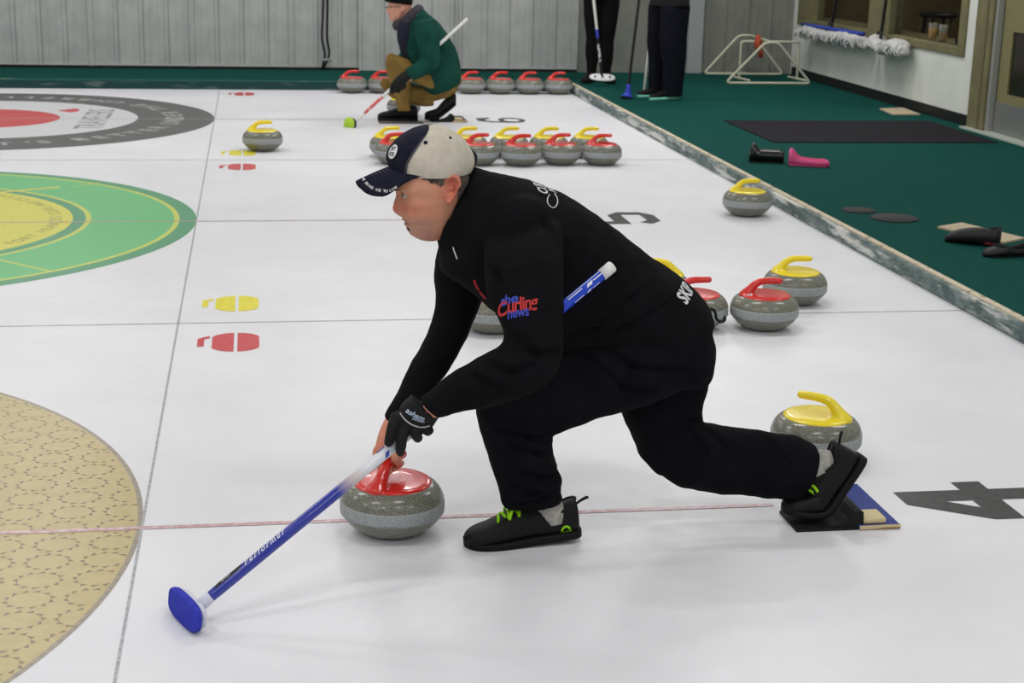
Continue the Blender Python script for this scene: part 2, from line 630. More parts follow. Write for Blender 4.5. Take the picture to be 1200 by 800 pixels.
mbox('curb_board', XE, XE+0.05, -6, YF+0.05, 0, ZC-0.006, CURB, c1, 0.004)
mbox('worn_nosing', XE+0.022, XE+0.056, -6, YF+0.05, ZC-0.012, ZC+0.004, CREAM, c1, 0.004)
c2 = tag(empty('trim_2', (-3, YF+0.025, 0)), 'dark green curb board along the far side of the ice', kind='structure')
mbox('curb_board', -9, XE, YF, YF+0.05, 0, ZC-0.008, DCURB, c2)
mbox('worn_nosing', -9, XE, YF-0.002, YF+0.055, ZC-0.008, ZC+0.004, mat('dark_nosing', (30, 84, 74), rough=0.9, col2=(190, 188, 178), nscale=2.2, nlo=0.66, nhi=0.7, stretch=(1, 8, 4)), c2)

# back wall of ribbed metal sheets
WALLM = mat('ribbed_metal', (176, 179, 176), rough=0.55, spec=0.3, col2=(166, 169, 167), nscale=5, nlo=0.4, nhi=0.6)
WALLF = mat('flat_metal', (128, 130, 122), rough=0.6, spec=0.3, col2=(120, 122, 116), nscale=4)
GAP_SHADE = mat('painted_gap_shade', (16, 20, 20), rough=0.9)
wb = tag(empty('wall_back', (0, 12.5, 0)), 'grey ribbed metal wall behind the far sheet', kind='structure')
YB = 12.5
def ribbed_profile(wd):
    pr = [(0, 0.0)]
    nrib = max(1, round(wd/0.25))
    st_ = wd/nrib
    pr = [(0.0, 0.024), (0.022, 0.024), (0.034, 0.0)]
    for k in range(nrib):
        x0 = k*st_
        for q in (0.36, 0.68):
            pr += [(x0+st_*q-0.008, 0.0), (x0+st_*q, 0.004), (x0+st_*q+0.008, 0.0)]
        if k < nrib-1:
            x1 = x0+st_
            pr += [(x1-0.022, 0.0), (x1-0.014, 0.013), (x1+0.012, 0.013), (x1+0.02, -0.006), (x1+0.03, 0.0)]
    pr += [(wd-0.034, 0.0), (wd-0.022, 0.024), (wd-0.001, 0.024)]
    return pr
def ribbed_panel(x0, wd, zb, parent, m_, zt=3.7, proud=0.0):
    pr = ribbed_profile(wd)
    V, Fc = [], []
    for x, d in pr:
        V += [(x0+x, YB-0.01-d-proud, zb), (x0+x, YB-0.01-d-proud, zt)]
    Fc = [(2*k, 2*k+2, 2*k+3, 2*k+1) for k in range(len(pr)-1)]
    return mk('metal_panel', V, Fc, m_, parent, False)
for k in range(-8, 4):
    x0 = -0.29+k*1.0
    ribbed_panel(x0, 1.0, 0.105 if k != 1 else 0.125, wb, WALLM)
ribbed_panel(1.40, 0.98, 0.06, wb, WALLM, proud=0.03)
mbox('flat_panel', 3.71, 4.9, YB-0.02, YB, ZC, 3.7, WALLF, wb)
ribbed_panel(5.06, 1.01, ZC, wb, WALLF)
mbox('corner_post', 4.9, 5.06, YB-0.09, YB, ZC, 3.7, mat('pale_post', (150, 156, 156), rough=0.6), wb, 0.008)
mbox('gap_shade_strip', -9, 3.71, YB-0.03, YB, ZC, 0.108, GAP_SHADE, wb)  # near-black strip painted in for the shade in the gap below the sheets
mbox('bottom_flashing', -9, 3.71, YB-0.032, YB-0.012, 0.108, 0.122, mat('pale_flashing', (176, 178, 175), rough=0.5), wb)
mbox('backing', -9, 6.2, YB, YB+0.08, -0.1, 3.7, WALLF, wb)
tag(mbox('ceiling', -9, 9.2, -6, YB+0.08, 3.7, 3.8, mat('ceiling_white', (214, 216, 214), rough=0.9)), 'plain pale ceiling over the rink', kind='structure')

# right wall with lobby windows and a door
XW = 6.07
WHITEW = mat('white_wall', (214, 217, 209), rough=0.85, spec=0.2, col2=(204, 208, 200), nscale=3, nlo=0.35, nhi=0.65)
OLIVE = mat('olive_frame', (116, 112, 80), rough=0.6, spec=0.3, col2=(106, 103, 74), nscale=8)
v, f = join_geo([box(XW, XW+0.12, 7.95, YB, -0.1, 0.625), box(XW, XW+0.12, 7.95, 8.2, 0.625, 1.9), box(XW, XW+0.12, 12.3, YB, 0.625, 1.9),
                 box(XW, XW+0.12, 6.6, YB, 1.9, 3.7), box(XW, XW+0.12, -6, 6.6, -0.1, 3.7)])
tag(mk('wall_right', v, f, WHITEW, None, False), 'white painted wall beside the carpet walkway', kind='structure')
tag(mbox('baseboard_right', XW-0.012, XW, 7.96, YB-0.1, ZC, 0.168, mat('black_vinyl', (22, 24, 24), rough=0.5)), 'black vinyl baseboard along the white wall', kind='structure')
GLASS = mat('window_glass', (235, 240, 238), rough=0.03, spec=0.5, trans=1.0)
GLASS.node_tree.nodes['Principled BSDF'].inputs['IOR'].default_value = 1.05
w1 = tag(empty('window_1', (XW, 10.2, 0.62)), 'long lobby window in an olive frame', kind='structure')
mbox('window_sill', XW-0.02, XW+0.4, 8.2, 12.3, 0.625, 0.695, OLIVE, w1, 0.006)
mbox('frame_post', XW-0.02, XW+0.12, 8.2, 8.32, 0.695, 1.9, OLIVE, w1, 0.006)
mbox('frame_post', XW-0.02, XW+0.12, 11.86, 12.3, 0.695, 1.9, OLIVE, w1, 0.006)
mbox('mullion', XW-0.015, XW+0.12, 9.81, 10.32, 0.695, 1.9, OLIVE, w1, 0.006)
mbox('frame_head', XW-0.02, XW+0.12, 8.32, 11.86, 1.84, 1.9, OLIVE, w1, 0.006)
mbox('pane', XW+0.05, XW+0.056, 8.32, 9.81, 0.695, 1.84, GLASS, w1)
mbox('pane', XW+0.05, XW+0.056, 10.32, 11.86, 0.695, 1.84, GLASS, w1)
# lobby behind the glass
LOB = mat('lobby_wall', (104, 92, 66), rough=0.9, col2=(92, 80, 58), nscale=2)
v, f = join_geo([box(8.9, 9.0, 5.5, YB, -0.1, 3.7), box(XW+0.12, 9.0, YB-0.05, YB, -0.1, 3.7), box(XW+0.12, 9.0, 5.4, 5.5, -0.1, 3.7)])
tag(mk('wall_lobby', v, f, LOB, None, False), 'dim brown lobby walls seen through the window', kind='structure')
tag(mbox('floor_lobby', XW+0.12, 9.0, 5.4, YB, -0.1, ZC, mat('lobby_floor', (58, 48, 38), rough=0.8)), 'dark lobby floor behind the window', kind='structure')
area('lobby_fill', (7.9, 9.5, 3.4), 0.6, 0.6, 30, (1, 0.88, 0.68))  # unseen light added so the closed lobby is not left dark
# door
d1 = tag(empty('door_1', (XW, 7.3, ZC)), 'olive lobby door with grey kick plate and small window', kind='structure')
DOORM = mat('olive_door', (122, 118, 82), rough=0.5, spec=0.35)
v, f = join_geo([box(XW-0.05, XW+0.12, 7.66, 7.95, ZC, 2.2), box(XW-0.05, XW+0.12, 6.6, 6.72, ZC, 2.2), box(XW-0.05, XW+0.12, 6.6, 7.95, 2.1, 2.2)])
mk('door_frame', v, f, OLIVE, d1, False)
mbox('frame_stop', XW-0.056, XW-0.046, 7.74, 7.78, ZC, 2.1, mat('olive_stop', (100, 97, 70), rough=0.6), d1)
mbox('edge_strip', XW-0.03, XW+0.02, 7.62, 7.66, ZC, 2.1, mat('aluminium_strip', (176, 178, 176), rough=0.35, metal=0.4), d1)
v, f = join_geo([box(XW+0.02, XW+0.06, 7.44, 7.61, ZC+0.01, 2.09), box(XW+0.02, XW+0.06, 6.72, 6.9, ZC+0.01, 2.09),
                 box(XW+0.02, XW+0.06, 6.9, 7.44, ZC+0.01, 0.4), box(XW+0.02, XW+0.06, 6.9, 7.44, 0.88, 2.09)])
mk('door_leaf', v, f, DOORM, d1, False)
mbox('kick_plate', XW+0.012, XW+0.02, 6.75, 7.6, ZC+0.015, 0.33, mat('steel_plate', (138, 140, 138), rough=0.4, metal=0.5), d1)
mbox('pane', XW+0.035, XW+0.045, 6.9, 7.44, 0.4, 0.88, mat('door_glass', (40, 36, 28), rough=0.1, spec=0.5), d1)
mbox('threshold', XW-0.11, XW+0.02, 6.6, 7.95, ZC, ZC+0.012, mat('pale_threshold', (170, 178, 168), rough=0.5), d1)

# ------------------------------------------------------------------ curling stones
def granite():
    M = mat('granite', (118, 118, 106), rough=0.22, spec=0.5)
    nt = M.node_tree
    N, L = nt.nodes, nt.links
    b = N['Principled BSDF']
    tc = N.new('ShaderNodeTexCoord')
    n = N.new('ShaderNodeTexNoise')
    n.inputs['Scale'].default_value = 420
    n.inputs['Detail'].default_value = 3
    L.new(tc.outputs['Object'], n.inputs['Vector'])
    r = N.new('ShaderNodeValToRGB')
    els = r.color_ramp.elements
    els[0].position = 0.36
    els[0].color = srgb(66, 66, 58)
    els[1].position = 0.68
    els[1].color = srgb(148, 148, 136)
    e = els.new(0.5)
    e.color = srgb(114, 114, 102)
    L.new(n.outputs['Fac'], r.inputs['Fac'])
    L.new(r.outputs['Color'], b.inputs['Base Color'])
    return M
GRAN = granite()
BAND = mat('striking_band', (160, 164, 164), rough=0.6, spec=0.35, col2=(136, 140, 140), nscale=230, nlo=0.42, nhi=0.6)
H_RED = mat('red_handle', (208, 40, 34), rough=0.22, spec=0.5, coat=0.3)
H_YEL = mat('yellow_handle', (238, 214, 30), rough=0.25, spec=0.5, coat=0.3)
BLK = mat('black_print', (20, 20, 22), rough=0.5)
WHT = mat('white_print', (226, 226, 226), rough=0.6)

SR = 0.1415
body_prof = [(0, 0.004), (0.055, 0.004), (0.06, 0.0), (0.066, 0.0), (0.076, 0.003), (0.096, 0.012), (0.114, 0.025), (0.128, 0.040), (0.137, 0.053), (SR-0.0008, 0.060),
             (SR-0.0006, 0.094), (0.1375, 0.106), (0.131, 0.119), (0.121, 0.130), (0.110, 0.1375), (0.09, 0.142), (0, 0.142)]
g = lathe(body_prof, 56)
ME_BODY = geo(*g)
g = lathe([(SR-0.004, 0.057), (SR-0.0003, 0.0585), (SR+0.0004, 0.066), (SR+0.0005, 0.087), (SR-0.0003, 0.0945), (SR-0.004, 0.096)], 56)
ME_BAND = geo(*g)
def handle_mesh():
    cap = lathe([(0, 0.132), (0.104, 0.132), (0.1075, 0.1385), (0.105, 0.1425), (0.095, 0.1465), (0.06, 0.1485), (0.03, 0.149), (0, 0.149)], 48)
    pts = [(-0.076, 0, 0.138), (-0.072, 0, 0.149), (-0.062, 0, 0.164), (-0.049, 0, 0.180), (-0.030, 0, 0.1935), (0.0, 0, 0.199), (0.03, 0, 0.200), (0.058, 0, 0.1995)]
    rad = [0.036, 0.027, 0.020, 0.0165, 0.0148, 0.0140, 0.0136, 0.0128]
    neck = path_tube(pts, rad, 16, 4, up=(0, 1, 0))
    return blend_union([cap, neck], 0.0032, 3)
ME_HANDLE = {}
hm = handle_mesh()
for nm, mm in (('red', H_RED), ('yellow', H_YEL)):
    me = hm.copy()
    me.materials.append(mm)
    ME_HANDLE[nm] = me
ME_BODY.materials.append(GRAN)
ME_BAND.materials.append(BAND)
for me in [ME_BODY, ME_BAND]+list(ME_HANDLE.values()):
    me.polygons.foreach_set('use_smooth', [True]*len(me.polygons))
def sticker(parent, letter, ang=200, r=0.083):
    a = radians(ang)
    c = Vector((r*cos(a), r*sin(a), 0.1484))
    out = Vector((cos(a), sin(a), 0))
    upv = (-out*0.97+Vector((0, 0, 0.2))).normalized()
    right = upv.cross(Vector((0, 0, 1))).normalized()
    nn = right.cross(upv)
    if nn.z < 0: right = -right; nn = -nn
    d = [c+right*0.0115*cos(t)+upv*0.0115*sin(t) for t in [2*pi*k/20 for k in range(20)]]
    base = ([p+nn*0.0006 for p in d]+[p-nn*0.004 for p in d], [tuple(range(20))]+[(k, k+20, (k+1) % 20+20, (k+1) % 20) for k in range(20)])
    s = mk('letter_sticker', base[0], base[1], WHT, parent, False, local=True)
    g_ = text_geo(letter, 0.018, 0.03)
    mk('lettering', [c+right*p.x+upv*p.y+nn*0.0012 for p in g_[0]], g_[1], BLK, s, False, local=True)
def stone(x, y, colr, ang, label, group=None, letter=None, lang=200):
    o = empty('curling_stone', (x, y, 0.0005))
    o.rotation_euler = (0, 0, radians(ang))
    tag(o, label, 'curling stone', group)
    for nm, me in (('granite_body', ME_BODY), ('striking_band', ME_BAND), ('handle', ME_HANDLE[colr])):
        c = bpy.data.objects.new(nm, me)
        COL.objects.link(c)
        c.parent = o
        if nm == 'handle':
            c['label'] = colr+' plastic handle and cap'
            if letter: sticker(c, letter, lang)
    return o
main_stone = stone(0.672, -0.080, 'red', 57, 'red-handled curling stone held in the hand of the man in black', None, 'D', 193)
stone(2.042, 0.387, 'yellow', 142, 'yellow-handled stone behind the rear shoe of the man in black', None, 'C', 172)
stone(2.398, 2.009, 'red', -4, 'red-handled stone in front of a yellow one, right of the crouching man in black', 'stones by the curb', 'A', 205)
stone(2.105, 2.042, 'red', 0, 'red-handled stone half hidden behind the back of the man in black', 'stones by the curb')
stone(2.045, 2.41, 'yellow', 165, 'yellow-handled stone almost wholly hidden behind the back of the man in black', 'stones by the curb')
stone(2.678, 2.438, 'yellow', -8, 'yellow-handled stone behind a red one, below the lone yellow stone at the curb', 'stones by the curb')
stone(3.124, 4.571, 'yellow', -2, 'lone yellow-handled stone standing close to the right-hand curb')
stone(1.265, 2.047, 'red', 180, 'red-handled stone seen between the arms of the man in black')
stone(0.376, 7.189, 'yellow', -3, 'lone yellow-handled stone beside the far dark-ringed house')
for i, (x, y, c, a, lb) in enumerate([
        (1.261, 6.565, 'red', 4, 'red-handled stone at the left end of its row, half behind the cap badge'),
        (1.83, 6.523, 'red', 2, 'red-handled stone in the front row just right of the cream cap'),
        (2.116, 6.49, 'red', -2, 'red-handled stone, second in the front row right of the cream cap'),
        (2.401, 6.535, 'red', 3, 'red-handled stone, third in the front row right of the cream cap'),
        (2.686, 6.517, 'red', 0, 'red-handled stone at the right end of the front row'),
        (1.252, 6.88, 'yellow', 2, 'yellow-handled stone at the left end of the row, above the cap badge'),
        (1.80, 6.879, 'yellow', -3, 'yellow-handled stone in the second row just right of the cream cap'),
        (2.096, 6.878, 'yellow', 1, 'deep-yellow-handled stone, second in the second row right of the cream cap'),
        (2.381, 6.878, 'yellow', -2, 'yellow-handled stone, third in the second row right of the cream cap'),
        (2.672, 6.877, 'yellow', 2, 'yellow-handled stone at the right end of the second row')]):
    stone(x, y, c, a, lb, 'stones lined up in two rows behind the cap')
for x, lb in [(1.243, 'red-handled stone at the left end of the row along the far curb'),
              (1.531, 'red-handled stone along the far curb, just behind the knee of the crouching man in green'),
              (2.388, 'red-handled stone along the far curb, just right of the man in green'),
              (2.673, 'red-handled stone along the far curb, second right of the man in green'),
              (2.957, 'red-handled stone along the far curb, second from the corner'),
              (3.243, 'red-handled stone along the far curb, in the corner')]:
    stone(x, 11.06, 'red', random.uniform(-5, 5), lb, 'red stones along the far curb')
stone(1.566, 9.225, 'yellow', 0, 'yellow-handled stone half hidden behind the front leg of the man in green')

# ------------------------------------------------------------------ the man in black
def pair(p1, p2, Y, b, tilt=0.0):
    """a section of a limb or trunk: p1, p2 are the two outline points, b the half depth across the rink"""
    mid = at((p1[0]+p2[0])/2, (p1[1]+p2[1])/2, Y)
    u = (at(p1[0], p1[1], Y)-at(p2[0], p2[1], Y))/2
    v = Vector((0, b, tilt*b))
    un = u.normalized()
    e = (RT*un.dot(RT)+UP*un.dot(UP)).normalized()
    k = abs(v.dot(e))
    a = u.length
    a2 = sqrt(max(a*a-k*k, (0.6*a)**2))
    return (mid, un*a2, v)
def limb(rows, n=28, sub=4, power=2.2, capends=True):
    """rows: (x1, y1, x2, y2, Y, b)"""
    rr = smooth_list([tuple(float(q) for q in r) for r in rows], sub)
    return loft([pair((r[0], r[1]), (r[2], r[3]), r[4], r[5]) for r in rr], n, power, capends)
def ball(px, py, Y, rx, rb):
    c = at(px, py, Y)
    r = rx*pxsize(c)
    V, Fc = lathe([(r*sin(pi*k/12), -r*cos(pi*k/12)) for k in range(13)], 20)
    return [c+Vector((p.x, p.y*rb/r, p.z)) for p in V], Fc

CLOTH = mat('black_fleece', (15, 15, 17), rough=0.92, spec=0.08, sheen=0.0, bump=0.35, bscale=900, col2=(18, 18, 21), nscale=14)
PANTS = mat('black_twill', (14, 14, 18), rough=0.9, spec=0.08, sheen=0.0, bump=0.3, bscale=1100, col2=(18, 18, 22), nscale=12)
SOCK = mat('grey_sock', (186, 182, 174), rough=0.9, spec=0.1, bump=0.5, bscale=500, col2=(160, 156, 150), nscale=60)
man = tag(empty('person', (1.25, -0.13, 0.0)), 'man in black jacket and trousers lunging over a curling stone', 'person')

YM = -0.13
# ---- jacket
torso = limb([(556, 193, 509, 277, YM, 0.080), (562, 196, 512, 284, YM, 0.092), (578, 202, 516, 305, YM, 0.128), (600, 207, 518, 320, YM, 0.165),
              (640, 218, 552, 342, YM, 0.190), (690, 243, 598, 384, YM, 0.198), (735, 279, 640, 415, YM, 0.192), (765, 301, 682, 418, YM, 0.188),
              (792, 319, 712, 422, YM, 0.186), (816, 340, 752, 424, YM, 0.184), (829, 357, 782, 420, YM, 0.178)], 36)
arm_l = limb([(585, 262, 640, 246, -0.20, 0.06), (570, 275, 655, 258, -0.28, 0.08), (566, 292, 660, 282, -0.345, 0.08), (567, 318, 661, 310, -0.40, 0.077), (573, 350, 661, 345, -0.45, 0.072),
              (586, 380, 661, 385, -0.49, 0.068), (590, 396, 660, 418, -0.51, 0.066), (582, 408, 645, 446, -0.525, 0.062), (560, 420, 612, 464, -0.53, 0.058),
              (530, 437, 570, 477, -0.53, 0.054), (506, 455, 535, 482, -0.53, 0.050), (489, 466, 514, 489, -0.53, 0.046)], 28)
arm_r = limb([(520, 270, 610, 270, 0.02, 0.07), (509, 310, 590, 310, 0.045, 0.078), (509, 345, 566, 348, 0.04, 0.072), (506, 372, 556, 372, 0.02, 0.066),
              (496, 400, 546, 396, 0.0, 0.062), (480, 430, 531, 426, -0.02, 0.056), (465, 463, 506, 460, -0.045, 0.048), (453, 483, 486, 482, -0.06, 0.043), (449, 490, 480, 492, -0.062, 0.042)], 26)
jm = blend_union([torso, arm_l, arm_r, ball(608, 272, -0.245, 46, 0.10), ball(580, 275, 0.03, 42, 0.085)], 0.0055, 16)
scatter_rough(jm, 0.0042, 8.0, 3.1, (1.0, 1.0, 1.6))
scatter_rough(jm, 0.0016, 26.0, 9.0)
def creases(me, lines, amp, width):
    """gather cloth along lines of pixel points on the near side: ridge beside a valley"""
    segs = []
    for Y, pts in lines:
        P = [at(x, y, Y) for x, y in pts]
        segs += list(zip(P, P[1:]))
    vs = me.vertices
    nr = [v.normal.copy() for v in vs]
    for i, v in enumerate(vs):
        if nr[i].y > 0.3: continue
        d = 0.0
        for a, b in segs:
            ab = b-a
            t = max(0.0, min(1.0, (v.co-a).dot(ab)/ab.length_squared))
            q = v.co-(a+ab*t)
            q.y *= 0.25
            s = q.z/width if abs(ab.x) > abs(ab.z) else q.x/width
            w_ = q.length/width
            if w_ < 3: d += amp*(s*exp(-w_*w_)*1.6-0.5*exp(-w_*w_))
        v.co += nr[i]*max(-amp*1.5, min(amp*1.5, d))
    me.update()
creases(jm, [(-0.58, [(600, 400), (630, 412), (655, 412)]), (-0.58, [(592, 388), (615, 398)]), (-0.58, [(575, 425), (600, 432), (625, 424)]),
             (-0.58, [(560, 440), (585, 452)]), (-0.45, [(560, 300), (585, 320), (590, 350)]), (-0.45, [(545, 300), (570, 330)]),
             (-0.33, [(665, 395), (700, 385), (740, 350), (770, 335)]), (-0.33, [(690, 400), (740, 380), (800, 350)]), (-0.33, [(640, 260), (655, 300)]),
             (-0.33, [(720, 290), (700, 320)]), (-0.33, [(740, 300), (722, 335)])], 0.010, 0.012)
jacket = link_mesh('jacket', jm, CLOTH, man)
JB = bvh_of(jm, origin(man))

# ---- trousers
pelvis = limb([(760, 318, 690, 405, YM, 0.15), (796, 338, 728, 425, YM, 0.168), (822, 362, 765, 440, YM, 0.172), (831, 392, 785, 448, YM, 0.165), (829, 425, 800, 448, YM, 0.13)], 32)
thigh_l = limb([(770, 340, 826, 425, -0.21, 0.092), (738, 350, 806, 452, -0.215, 0.097), (700, 378, 762, 473, -0.225, 0.094), (655, 408, 712, 486, -0.235, 0.088),
                (612, 438, 668, 500, -0.24, 0.082), (580, 458, 640, 512, -0.242, 0.078), (562, 474, 618, 514, -0.24, 0.068)], 28)
shin_l = limb([(562, 466, 640, 484, -0.24, 0.068), (557, 480, 647, 508, -0.24, 0.076), (562, 505, 648, 527, -0.235, 0.077), (572, 535, 653, 545, -0.23, 0.074), (580, 558, 659, 560, -0.222, 0.072),
               (585, 577, 657, 575, -0.215, 0.07), (587, 585, 659, 580, -0.21, 0.066), (589, 591, 656, 586, -0.208, 0.066)], 26)
thigh_r = limb([(732, 400, 831, 375, -0.05, 0.095), (728, 440, 832, 412, -0.05, 0.098), (727, 478, 831, 441, -0.055, 0.094), (738, 508, 824, 468, -0.06, 0.088),
                (752, 538, 824, 498, -0.065, 0.080), (770, 556, 832, 508, -0.068, 0.072)], 26)
shin_r = limb([(762, 548, 808, 482, -0.068, 0.068), (786, 565, 826, 494, -0.07, 0.076), (815, 574, 852, 501, -0.08, 0.075), (870, 580, 893, 505, -0.10, 0.073),
               (915, 584, 935, 512, -0.12, 0.072), (926, 584, 953, 519, -0.13, 0.068), (930, 585, 959, 525, -0.13, 0.066)], 26)
tm = blend_union([pelvis, thigh_l, shin_l, thigh_r, shin_r], 0.0055, 5)
scatter_rough(tm, 0.0045, 9.0, 5.3, (1.5, 1.0, 1.0))
scatter_rough(tm, 0.0016, 28.0, 1.0)
creases(tm, [(-0.3, [(590, 500), (620, 508), (645, 505)]), (-0.3, [(600, 520), (630, 528), (648, 526)]), (-0.29, [(612, 548), (635, 556), (655, 556)]),
             (-0.28, [(600, 566), (630, 576), (655, 574)]), (-0.28, [(610, 590), (640, 582), (655, 584)]), (-0.31, [(700, 400), (740, 425), (800, 432)]),
             (-0.31, [(690, 415), (730, 450), (770, 458)]), (-0.31, [(660, 412), (700, 396), (730, 398)]), (-0.14, [(790, 480), (815, 490), (850, 520)]),
             (-0.15, [(810, 500), (830, 530)]), (-0.2, [(905, 520), (930, 545)])], 0.010, 0.011)
trousers = link_mesh('trousers', tm, PANTS, man)
TB = bvh_of(tm, origin(man))

# ---- head and face, in the head's own frame: fw towards the nose, lf towards his left, up
HA = radians(7)
HF = Vector((-cos(HA), -sin(HA), 0))
HL = Vector((sin(HA), -cos(HA), 0))
HU = Vector((0, 0, 1))
HO = at(515, 214, YM)
def head_pt(x, y, z):
    return HO+HF*x+HL*y+HU*z
def hloc(px, py):
    p = at(px, py, YM)-HO
    return (-p.x, p.z)
levels = [  # row, face front (nose left out), back of the skull, half width
    (156, 500, 514, 0.020), (159, 489, 524, 0.038), (164, 480, 532, 0.052), (171, 473, 539, 0.062), (181, 467, 545, 0.070), (195, 463.5, 548, 0.0745),
    (208, 462.5, 549, 0.0765), (215, 462.5, 549, 0.0765), (219, 462.6, 548, 0.0755), (223, 465.2, 547, 0.074), (227, 467.4, 546, 0.0725), (231, 468, 545, 0.0715),
    (236, 468.4, 543, 0.0695), (241, 469.4, 541, 0.0675), (246, 469.5, 538, 0.0655), (250, 470.2, 536, 0.0635), (253.5, 471.2, 533, 0.0615), (257, 472.2, 530, 0.0595),
    (259.2, 474.6, 529, 0.058), (261.5, 474.0, 528, 0.0565), (264, 475.8, 526, 0.055), (267, 479.4, 524, 0.053), (270, 480.4, 522, 0.050), (273.5, 482, 520, 0.046),
    (277, 486.0, 518, 0.040), (279.5, 491.0, 514, 0.030), (281, 497, 510, 0.018)]
lv = []
for py, f_, b_, w_ in levels:
    x1, z = hloc(f_, py)
    x0, _ = hloc(b_, py)
    lv.append((z, x1, x0, w_))
lv = smooth_list(lv, 2)
def gau(d, s):
    return exp(-(d/s)**2)
def zrow(py):
    return hloc(500, py)[1]
ZE = zrow(224.3)
ZN = zrow(244)
NA = 72
V, Fc = [], []
for z, x1, x0, w_ in lv:
    cx, rx = (x1+x0)/2, (x1-x0)/2
    for k in range(NA):
        a = 2*pi*k/NA
        ca, sa = cos(a), sin(a)
        e = 2/(2.25+0.35*(ca > 0))
        x = cx+rx*abs(ca)**e*(1 if ca > 0 else -1)
        y = w_*abs(sa)**e*(1 if sa > 0 else -1)
        if ca > 0:
            # nose
            t = (zrow(222)-z)/(zrow(222)-zrow(250))
            if -0.25 < t < 1.25:
                if t <= 0.72: hgt = 0.0045+0.0195*max(0, (t+0.15)/0.87)**1.25 if t > -0.15 else 0.0045*max(0, (t+0.25)/0.1)
                else: hgt = 0.024*max(0, 1-((t-0.72)/0.42)**2.0)
                sg = 0.0068+0.0042*max(0, min(1, t))
                x += hgt*gau(y, sg)
                if t > 0.55: x += 0.0095*gau(t-0.86, 0.17)*(gau(y-0.0145, 0.0052)+gau(y+0.0145, 0.0052))
            # eye sockets, brow, cheek bones, mouth
            for s in (-1, 1):
                x -= 0.0085*gau(z-ZE, 0.009)*gau(y-s*0.030, 0.0155)
                x += 0.0035*gau(z-zrow(219), 0.006)*gau(y-s*0.03, 0.018)
                y += s*0.0025*gau(z-zrow(236), 0.012)*gau(x-(x1-0.035), 0.03)*(1 if y*s > 0 else 0)
                fz = (zrow(246)-z)/(zrow(246)-zrow(265))
                if -0.2 < fz < 1.3: x -= 0.0042*gau(y-s*(0.021+0.011*fz), 0.0045)*gau(fz-0.5, 0.55)
                x -= 0.003*gau(z-zrow(259), 0.014)*gau(y-s*0.043, 0.012)
            x += 0.0035*gau(z-zrow(256.6), 0.0032)*gau(y, 0.016)
            x += 0.0035*gau(z-zrow(262.2), 0.0038)*gau(y, 0.015)
            x -= 0.0055*gau(z-zrow(259.3), 0.0019)*gau(y, 0.026)
            x += 0.0055*gau(z-zrow(272.5), 0.008)*gau(y, 0.018)
            for s in (-1, 1): x -= 0.007*gau(z-zrow(249.3), 0.0026)*gau(y-s*0.0085, 0.0042)
        V.append(head_pt(x, y, z))
nl = len(lv)
for i in range(nl-1):
    for k in range(NA):
        a, b = i*NA+k, i*NA+(k+1) % NA
        Fc.append((a, a+NA, b+NA, b))
for i in (0, nl-1):
    ci = len(V)
    V.append(sum((V[i*NA+k] for k in range(NA)), Vector())/NA)
    for k in range(NA):
        a, b = i*NA+k, i*NA+(k+1) % NA
        Fc.append((ci, a, b) if i == 0 else (ci, b, a))
skull = (V, Fc)
def ear(side):
    # a shell: raised rim, hollow inside, lobe below
    V, Fc = [], []
    nr, na = 9, 30
    base = head_pt(-0.006, side*0.0735, -0.004)
    ex = (-HF*0.94+HL*side*0.34).normalized()
    ez = (HU*0.985-HF*0.17).normalized()
    en = ez.cross(ex)*(-side)
    if en.dot(HL*side) < 0: en = -en
    for lay in (0, 1):
        for i in range(nr+1):
            r = i/nr
            for k in range(na):
                a = 2*pi*k/na
                wx = 0.0205*(1.05 if sin(a) > 0 else 0.80-0.1*sin(a)*0)
                u = r*wx*cos(a)*(1+0.15*sin(a))
                v = r*0.0375*sin(a)
                h = 0.0035+0.0095*gau(r-0.86, 0.12)*(1.0 if not (-2.4 < a-2*pi*(a > pi) < -1.0) else 0.65)*(0.45 if abs((a % (2*pi))-pi) < 0.5 else 1.0)
                h -= 0.0150*gau(r-0.40, 0.30)*(1 if v > -0.012 else 0.2)
                h += 0.004*gau(u-0.004, 0.004)*gau(v-0.006, 0.014)
                if lay == 1: h = -0.012
                V.append(base+ex*(u+0.008)+ez*v+en*(h+0.004+u*0.10))
    def idx(l, i, k): return (l*(nr+1)+i)*na+k % na
    for l in (0, 1):
        for i in range(nr):
            for k in range(na):
                q = (idx(l, i, k), idx(l, i+1, k), idx(l, i+1, k+1), idx(l, i, k+1))
                Fc.append(q if l == 0 else tuple(reversed(q)))
    for k in range(na):
        Fc.append((idx(0, nr, k), idx(1, nr, k), idx(1, nr, k+1), idx(0, nr, k+1)))
    return V, Fc
neck_top = head_pt(-0.02, 0, -0.045)
neck = path_tube([neck_top+HU*0.03, neck_top-HU*0.02-HF*0.008, at(552, 268, YM), at(580, 300, YM)], [0.056, 0.057, 0.060, 0.066], 24, 4)
head_m = blend_union([skull, ear(1), ear(-1), neck], 0.0019, 3, 0.4)

